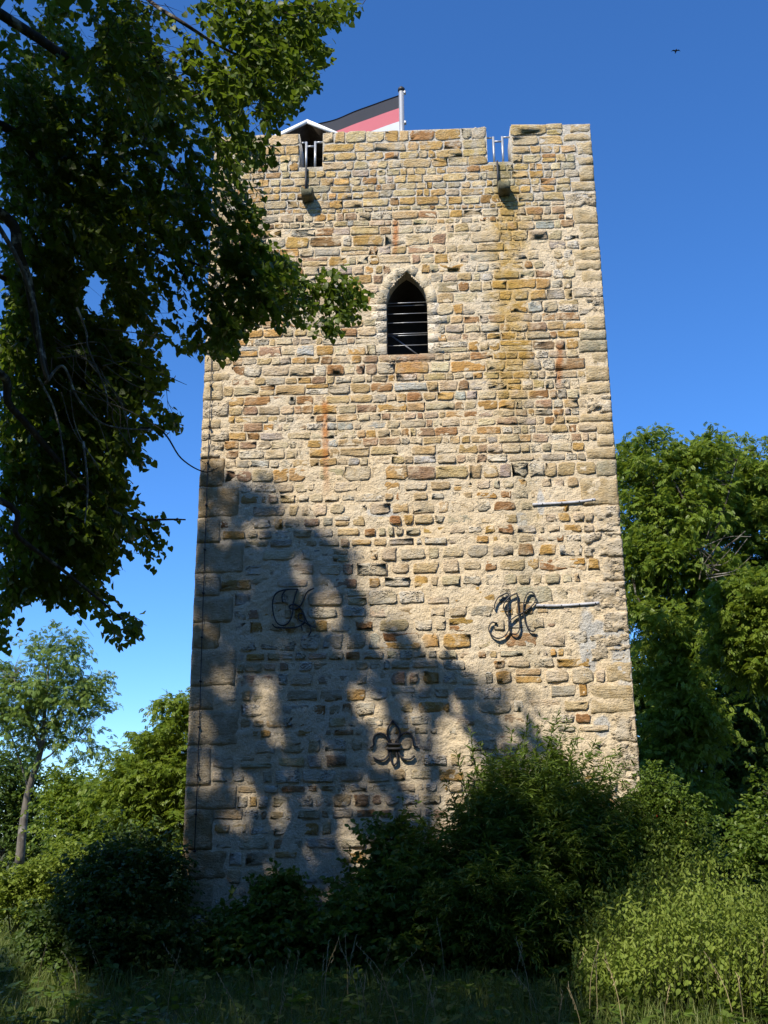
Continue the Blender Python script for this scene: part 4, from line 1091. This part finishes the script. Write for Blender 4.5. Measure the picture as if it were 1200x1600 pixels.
leafy('ash_tree', 'broad green ash at the right edge, its top level with the nearer ash', 'tree',
      [(1150,745,14,42,150),(1200,750,14,46,170),(1250,760,14,60,130),(1140,800,14,50,190),(1200,830,14,58,220),(1160,890,14,50,180),(1230,900,14,70,170),(1290,850,14,70,100),(1175,705,14,16,24),(1130,708,14,12,14)], (11.5,14), L_ASH, BARK, T_PINN, 0.20, 3400, 7, 0.44, seed=17, trunk_r=0.17, links=150, flat=0.32, per=22, clump=0.8)
leafy('young_tree', 'bright green young tree at the right edge lit by the sun', 'tree',
      [(1178,915,4.5,30,120),(1160,965,4.5,32,130),(1198,975,4.5,44,190),(1148,1020,4.5,22,60),(1195,1040,4.5,34,120),(1230,960,4.5,60,170)], (7.4,4.5), L_ASH, BARK, T_PINN3, 0.14, 1700, 7, 0.30, seed=18, trunk_r=0.08, flat=0.4, per=18, clump=.7)
leafy('hazel_bush', 'green bush low at the right edge under the young tree', 'bush',
      [(1190,1290,2.5,26,80),(1215,1320,2.5,40,110),(1180,1340,2.0,26,80),(1200,1240,2.5,16,30)], (6.9,2.5), L_BUSH, BARK, T_OVAL, 0.075, 800, 9, 0.28, seed=28, trunk_r=0.04)
leafy('shade_toned_tree', 'dense tree in tower shade, deepened in its leaf colour, right of the tower foot', 'tree',  # dark leaf colour adds shade beyond the tower's own shadow
      [(1040,1130,17,80,260),(1120,1120,17,80,260),(1050,1240,17,80,260),(1140,1240,17,80,260),(1200,1180,17,90,240),(1060,1330,17,70,200),(1150,1340,17,70,200),(1000,1050,17,60,160),(1090,1000,17,90,260),(1220,1080,17,80,160),(985,920,17,50,120),(1210,1270,17,60,160),(1180,1350,17,60,160),(1250,1330,17,60,120),(1110,1290,17,60,160),(1160,1180,15,60,180),(1190,1110,15,60,180),(1200,1260,15,60,180),(1150,1090,16,60,160),(1010,1180,17,50,160),(1015,1290,17,50,160)], (9.5,17), L_DARK, BARK, T_OVAL, 0.16, 8200, 9, 0.55, seed=19, trunk_r=0.2)

# ---- shrubs at the foot of the tower
leafy('dark_shrub', 'dark ivy covered shrub in shade at the left foot of the tower', 'shrub',
      [(190,1375,-0.6,55,420),(236,1375,-0.4,38,300),(150,1430,-0.8,60,460),(208,1440,-1.0,60,500),(100,1480,-1.0,50,300),(255,1480,-1.0,34,240),(160,1500,-1.3,55,300),(240,1510,-1.3,48,280),(200,1330,-0.2,24,80)], (-4.4,-0.7), L_DARK, BARK, T_OVAL, 0.065, 4800, 10, 0.22, seed=21, trunk_r=0.05, clump=.75, shoots=[(200,1340,190,1290,-.4,14),(160,1390,140,1335,-.6,16),(240,1360,250,1310,-.4,14),(120,1440,92,1400,-.8,14),(215,1350,225,1295,-.3,14),(90,1480,60,1440,-1,14),(180,1360,165,1305,-.5,14)])
leafy('low_shrub', 'low dark shrub against the shaded foot of the wall', 'shrub',
      [(400,1440,-0.7,38,200),(440,1400,-0.5,26,110),(368,1490,-0.9,38,200),(440,1475,-0.9,46,240),(500,1490,-1.0,44,200),(350,1458,-0.5,22,90)], (-1.9,-0.7), L_BUSH, STEMM, T_OVAL, 0.085, 1700, 9, 0.2, seed=22, trunk_r=0.03, shoots=[(440,1400,432,1350,-.5,12),(400,1430,395,1380,-.6,12),(360,1460,350,1410,-.7,12),(480,1480,500,1430,-.8,12)])
leafy('elder_bush', 'dark elder bush below the lily emblem at the tower foot', 'bush',
      [(610,1340,-0.6,44,230),(570,1400,-0.8,44,240),(640,1400,-1.0,56,330),(600,1455,-1.3,60,330),(690,1440,-1.3,55,300),(625,1290,-0.4,16,40),(540,1460,-1.1,44,220),(660,1490,-1.7,50,240)], (0.0,-0.9), L_BUSH, STEMM, T_OVAL, 0.08, 2600, 9, 0.22, seed=23, trunk_r=0.04, shoots=[(625,1330,625,1272,-.5,14),(615,1330,600,1285,-.5,12),(640,1330,660,1280,-.6,14),(570,1380,548,1320,-.8,14),(590,1370,580,1300,-.7,14),(690,1420,700,1350,-1.2,16)])
leafy('willow_shrub', 'tall shrub with narrow willow leaves against the right half of the wall', 'shrub',
      [(765,1225,-0.7,22,60),(800,1235,-0.7,26,80),(860,1215,-0.6,26,80),(905,1225,-0.6,26,70),(780,1275,-0.9,46,260),(850,1270,-0.9,50,280),(915,1275,-0.8,36,150),(720,1340,-1.1,46,240),(790,1345,-1.3,60,380),(870,1345,-1.2,56,340),(930,1340,-1.0,38,170),(760,1425,-1.7,60,330),(830,1435,-1.7,55,280),(690,1395,-1.3,38,170)], (1.5,-0.8), L_BUSH, STEMM, T_LANCE, 0.11, 4600, 12, 0.28, seed=24, trunk_r=0.05, droop=0.35, up=0.45, links=200,
      shoots=[(760,1260,735,1140,-.7,46),(775,1260,748,1160,-.6,40),(790,1260,800,1140,-.7,46),(800,1260,812,1165,-.6,40),(830,1260,840,1150,-.6,44),(850,1260,872,1115,-.6,54),(860,1260,888,1125,-.5,50),(870,1270,905,1140,-.6,46),(890,1270,930,1160,-.6,44),(900,1280,945,1200,-.6,40),(745,1290,712,1170,-.8,40),(730,1300,695,1215,-.8,36),(815,1270,825,1120,-.5,44),(910,1290,955,1230,-.7,34),(770,1290,765,1180,-.9,40),(845,1290,855,1175,-.9,40),(690,1360,660,1290,-1.,30)])
wr = leafy('wild_rose', 'arching wild rose bush with red hips at the right corner of the tower', 'bush',
      [(1010,1270,-0.3,28,130),(1045,1260,-0.3,26,110),(1030,1225,-0.3,18,50),(985,1300,-0.5,34,170),(1060,1300,-0.4,36,170),(960,1330,-0.7,30,140),(1020,1335,-0.7,46,240),(1075,1330,-0.5,30,110)], (3.2,-0.5), L_BUSH, STEMM, T_OVAL, 0.045, 2600, 9, 0.20, seed=25, trunk_r=0.025, up=0.3, links=120, shoots=[(1000,1300,1015,1205,-.3,40),(1010,1300,1050,1215,-.3,40),(1030,1300,1075,1235,-.3,36),(1045,1310,1095,1275,-.3,30),(985,1310,980,1240,-.5,26),(1060,1320,1100,1300,-.4,26)])
for (a, b) in ((1074,1290),(1062,1252),(1026,1275),(1071,1284),(1046,1305)):
    c = at(a, b, -0.62); mb = MB()
    mb.tube([c+[0,0,.016], c+[0,0,.009], c, c-[0,0,.010], c-[0,0,.016]], [.003,.011,.014,.010,.004], 8); mb.build('rose_hip', RED, wr, True)

# ---- nettles, sunlit, right foreground
R = np.random.default_rng(41)
NN = 5600
nx = R.uniform(1.5, 6.6, NN*3); ny = R.uniform(-5.2, -0.5, NN*3)
k = (ny > -4.7+0.25*np.abs(nx-3.8)) & (nx > 1.75-0.12*(ny+3)+0.25*np.sin(ny*2.2)) & (ny < -0.7+0.0*nx)
nx, ny = nx[k][:NN], ny[k][:NN]; N = len(nx)
nz = ground_z(nx, ny)
hgt = (0.62+0.42*np.clip((ny+4.9)/2.2, 0, 1))*R.uniform(.75,1.12,N)*np.clip((nx-1.3)/1.0, .55, 1)*(1-0.10*np.clip(nx-4.2, 0, 3))*(1+0.42*np.clip((ny+2.6)/1.4, 0, 1)*np.clip(1-np.abs(nx-3.1)/1.8, 0, 1))
hgt *= 0.55+0.85*fbm(nx*1.5, ny*1.5, 3)
hgt *= np.where(R.random(N) < 0.06, R.uniform(1.1,1.3,N), 1)
base = np.stack([nx, ny, nz], 1); dirs = np.c_[R.normal(0,.09,(N,2)), np.ones(N)]
M_ = 13; t_ = np.linspace(.30, 1.0, M_)
pos = base[:,None,:]+norm(dirs)[:,None,:]*(t_[None,:,None]*hgt[:,None,None])
az = R.uniform(0,6.28,N)[:,None]+np.arange(M_)[None,:]*math.pi/2*1.02+np.where(np.arange(M_)%2==0,0,math.pi/2)
ax = np.stack([np.cos(az), np.sin(az), np.full(az.shape,-1.0)], -1)+R.normal(0,.25,(N,M_,3)); nm = np.array([0,0,1.])+R.normal(0,.3,(N,M_,3))
sz_ = (0.068*(1.15-0.55*t_)[None,:]*R.uniform(.75,1.25,(N,M_)))
nett = thing('nettle_patch', 'dense sunlit patch of stinging nettles in the right foreground', 'nettles'); nett['kind'] = 'stuff'
o = place(T_OVAL, pos.reshape(-1,3), ax.reshape(-1,3), nm.reshape(-1,3), sz_.ravel(), 'foliage', L_NETT, nett, R.random(N*M_)); o['kind'] = 'stuff'
o = twig_mesh(base, dirs, hgt, 0.005, 'stems', STEMM, nett); o['kind'] = 'stuff'
tss = R.choice(N, 1100, False)
pt = base[tss]+norm(dirs[tss])*hgt[tss,None]
o = place(T_LANCE, np.repeat(pt,3,0), R.normal(0,.5,(len(pt)*3,3))+[0,0,-.5], R.normal(0,1,(len(pt)*3,3)), R.uniform(.06,.12,len(pt)*3), 'flower_tassels', L_NETT, nett, R.uniform(.8,1,len(pt)*3)); o['kind'] = 'stuff'

# ---- meadow grass
R = np.random.default_rng(51)
NG = 60000
gx_ = R.uniform(-6.5, 7.0, NG); gy_ = R.uniform(-7.2, 0.2, NG)
gx2 = R.uniform(-13, -4.5, 26000); gy2 = R.uniform(-3, 7, 26000)
gx_ = np.r_[gx_, gx2]; gy_ = np.r_[gy_, gy2]
N = len(gx_)
cl = fbm(gx_*1.3+9, gy_*1.3+4, 3)
k = (cl > 0.30)
gx_, gy_, cl = gx_[k], gy_[k], cl[k]; N = len(gx_)
P0 = np.stack([gx_, gy_, ground_z(gx_, gy_)-0.01], 1)
az = R.uniform(0, 6.28, N)
yd = np.stack([np.cos(az), np.sin(az), np.zeros(N)], 1)+R.normal(0,.12,(N,3)); zd = np.array([0,0,1.])+R.normal(0,.16,(N,3))
size = R.uniform(.10,.30,N)*(0.4+1.2*cl)
grass = thing('meadow_grass', 'long uncut meadow grass in the shaded foreground', 'grass'); grass['kind'] = 'stuff'
third = N//3
for j, bnd in enumerate((0.25, 0.55, 0.9)):
    s_ = slice(j*third, (j+1)*third if j < 2 else N)
    o = place(T_blade(bnd), P0[s_], yd[s_], zd[s_], size[s_], 'blades', L_GRAS, grass, R.random(len(P0[s_]))**2); o['kind'] = 'stuff'
# broad leaved weeds among the grass
NW = 900; wx_ = R.uniform(-5, 6, NW); wy_ = R.uniform(-6.4, -1.6, NW); wz_ = ground_z(wx_, wy_)
wp = np.repeat(np.stack([wx_, wy_, wz_+R.uniform(.03,.22,NW)], 1), 7, 0)+R.normal(0,.03,(NW*7,3)); az = R.uniform(0,6.28,NW*7)
o = place(T_OVAL, wp, np.stack([np.cos(az), np.sin(az), R.uniform(-.2,.6,NW*7)], 1), R.normal(0,.3,(NW*7,3))+[0,0,1], R.uniform(.05,.13,NW*7), 'weeds', L_BUSH, grass, R.random(NW*7)); o['kind'] = 'stuff'
# dry seed stalks
mbv = MB()
for k in range(80):
    a, b = R.uniform(-4.5, 5.5), R.uniform(-6.2, -2.6); z0 = float(ground_z(a, b)); h = R.uniform(.4,.75); lx, ly = R.normal(0,.16,2)
    mbv.tube(catmull([(a,b,z0),(a+lx*.3,b+ly*.3,z0+h*.6),(a+lx,b+ly,z0+h)], 3), [.0032]*6+[.0022], 3, False)
    for q in range(5):
        f_ = 0.72+0.28*q/4; c = np.array([a+lx*f_**1.6, b+ly*f_**1.6, z0+h*f_]); mbv.tube([c, c+[R.normal(0,.012),R.normal(0,.012),.035]], [.006,.002], 3, False)
o = mbv.build('seed_stalks', L_STRAW, grass); o['kind'] = 'stuff'

# ---- a bird far up in the sky
bc = at(1056, 80, 45); mb = MB()
bird = thing('bird', 'tiny dark bird gliding high in the blue sky', 'bird')
mb.tube([bc+[0,-.22,0], bc+[0,-.14,.01], bc+[0,0,.01], bc+[0,.12,0], bc+[0,.24,0]], [.01,.045,.06,.04,.012], 8)
for s in (-1, 1):
    mb.add([bc+[s*.03,-.08,.02], bc+[s*.03,.07,.02], bc+[s*.17,.04,.06], bc+[s*.34,.06,.02], bc+[s*.18,-.07,.07]], [(0,1,2,4),(2,3,4)])
mb.build('body', mat_plain('bird_feathers', (0.02,0.02,0.022), 0.8), bird)

print('triangles', sum(sum(max(1, p.loop_total-2) for p in o.data.polygons) for o in bpy.data.objects if o.type == 'MESH'))
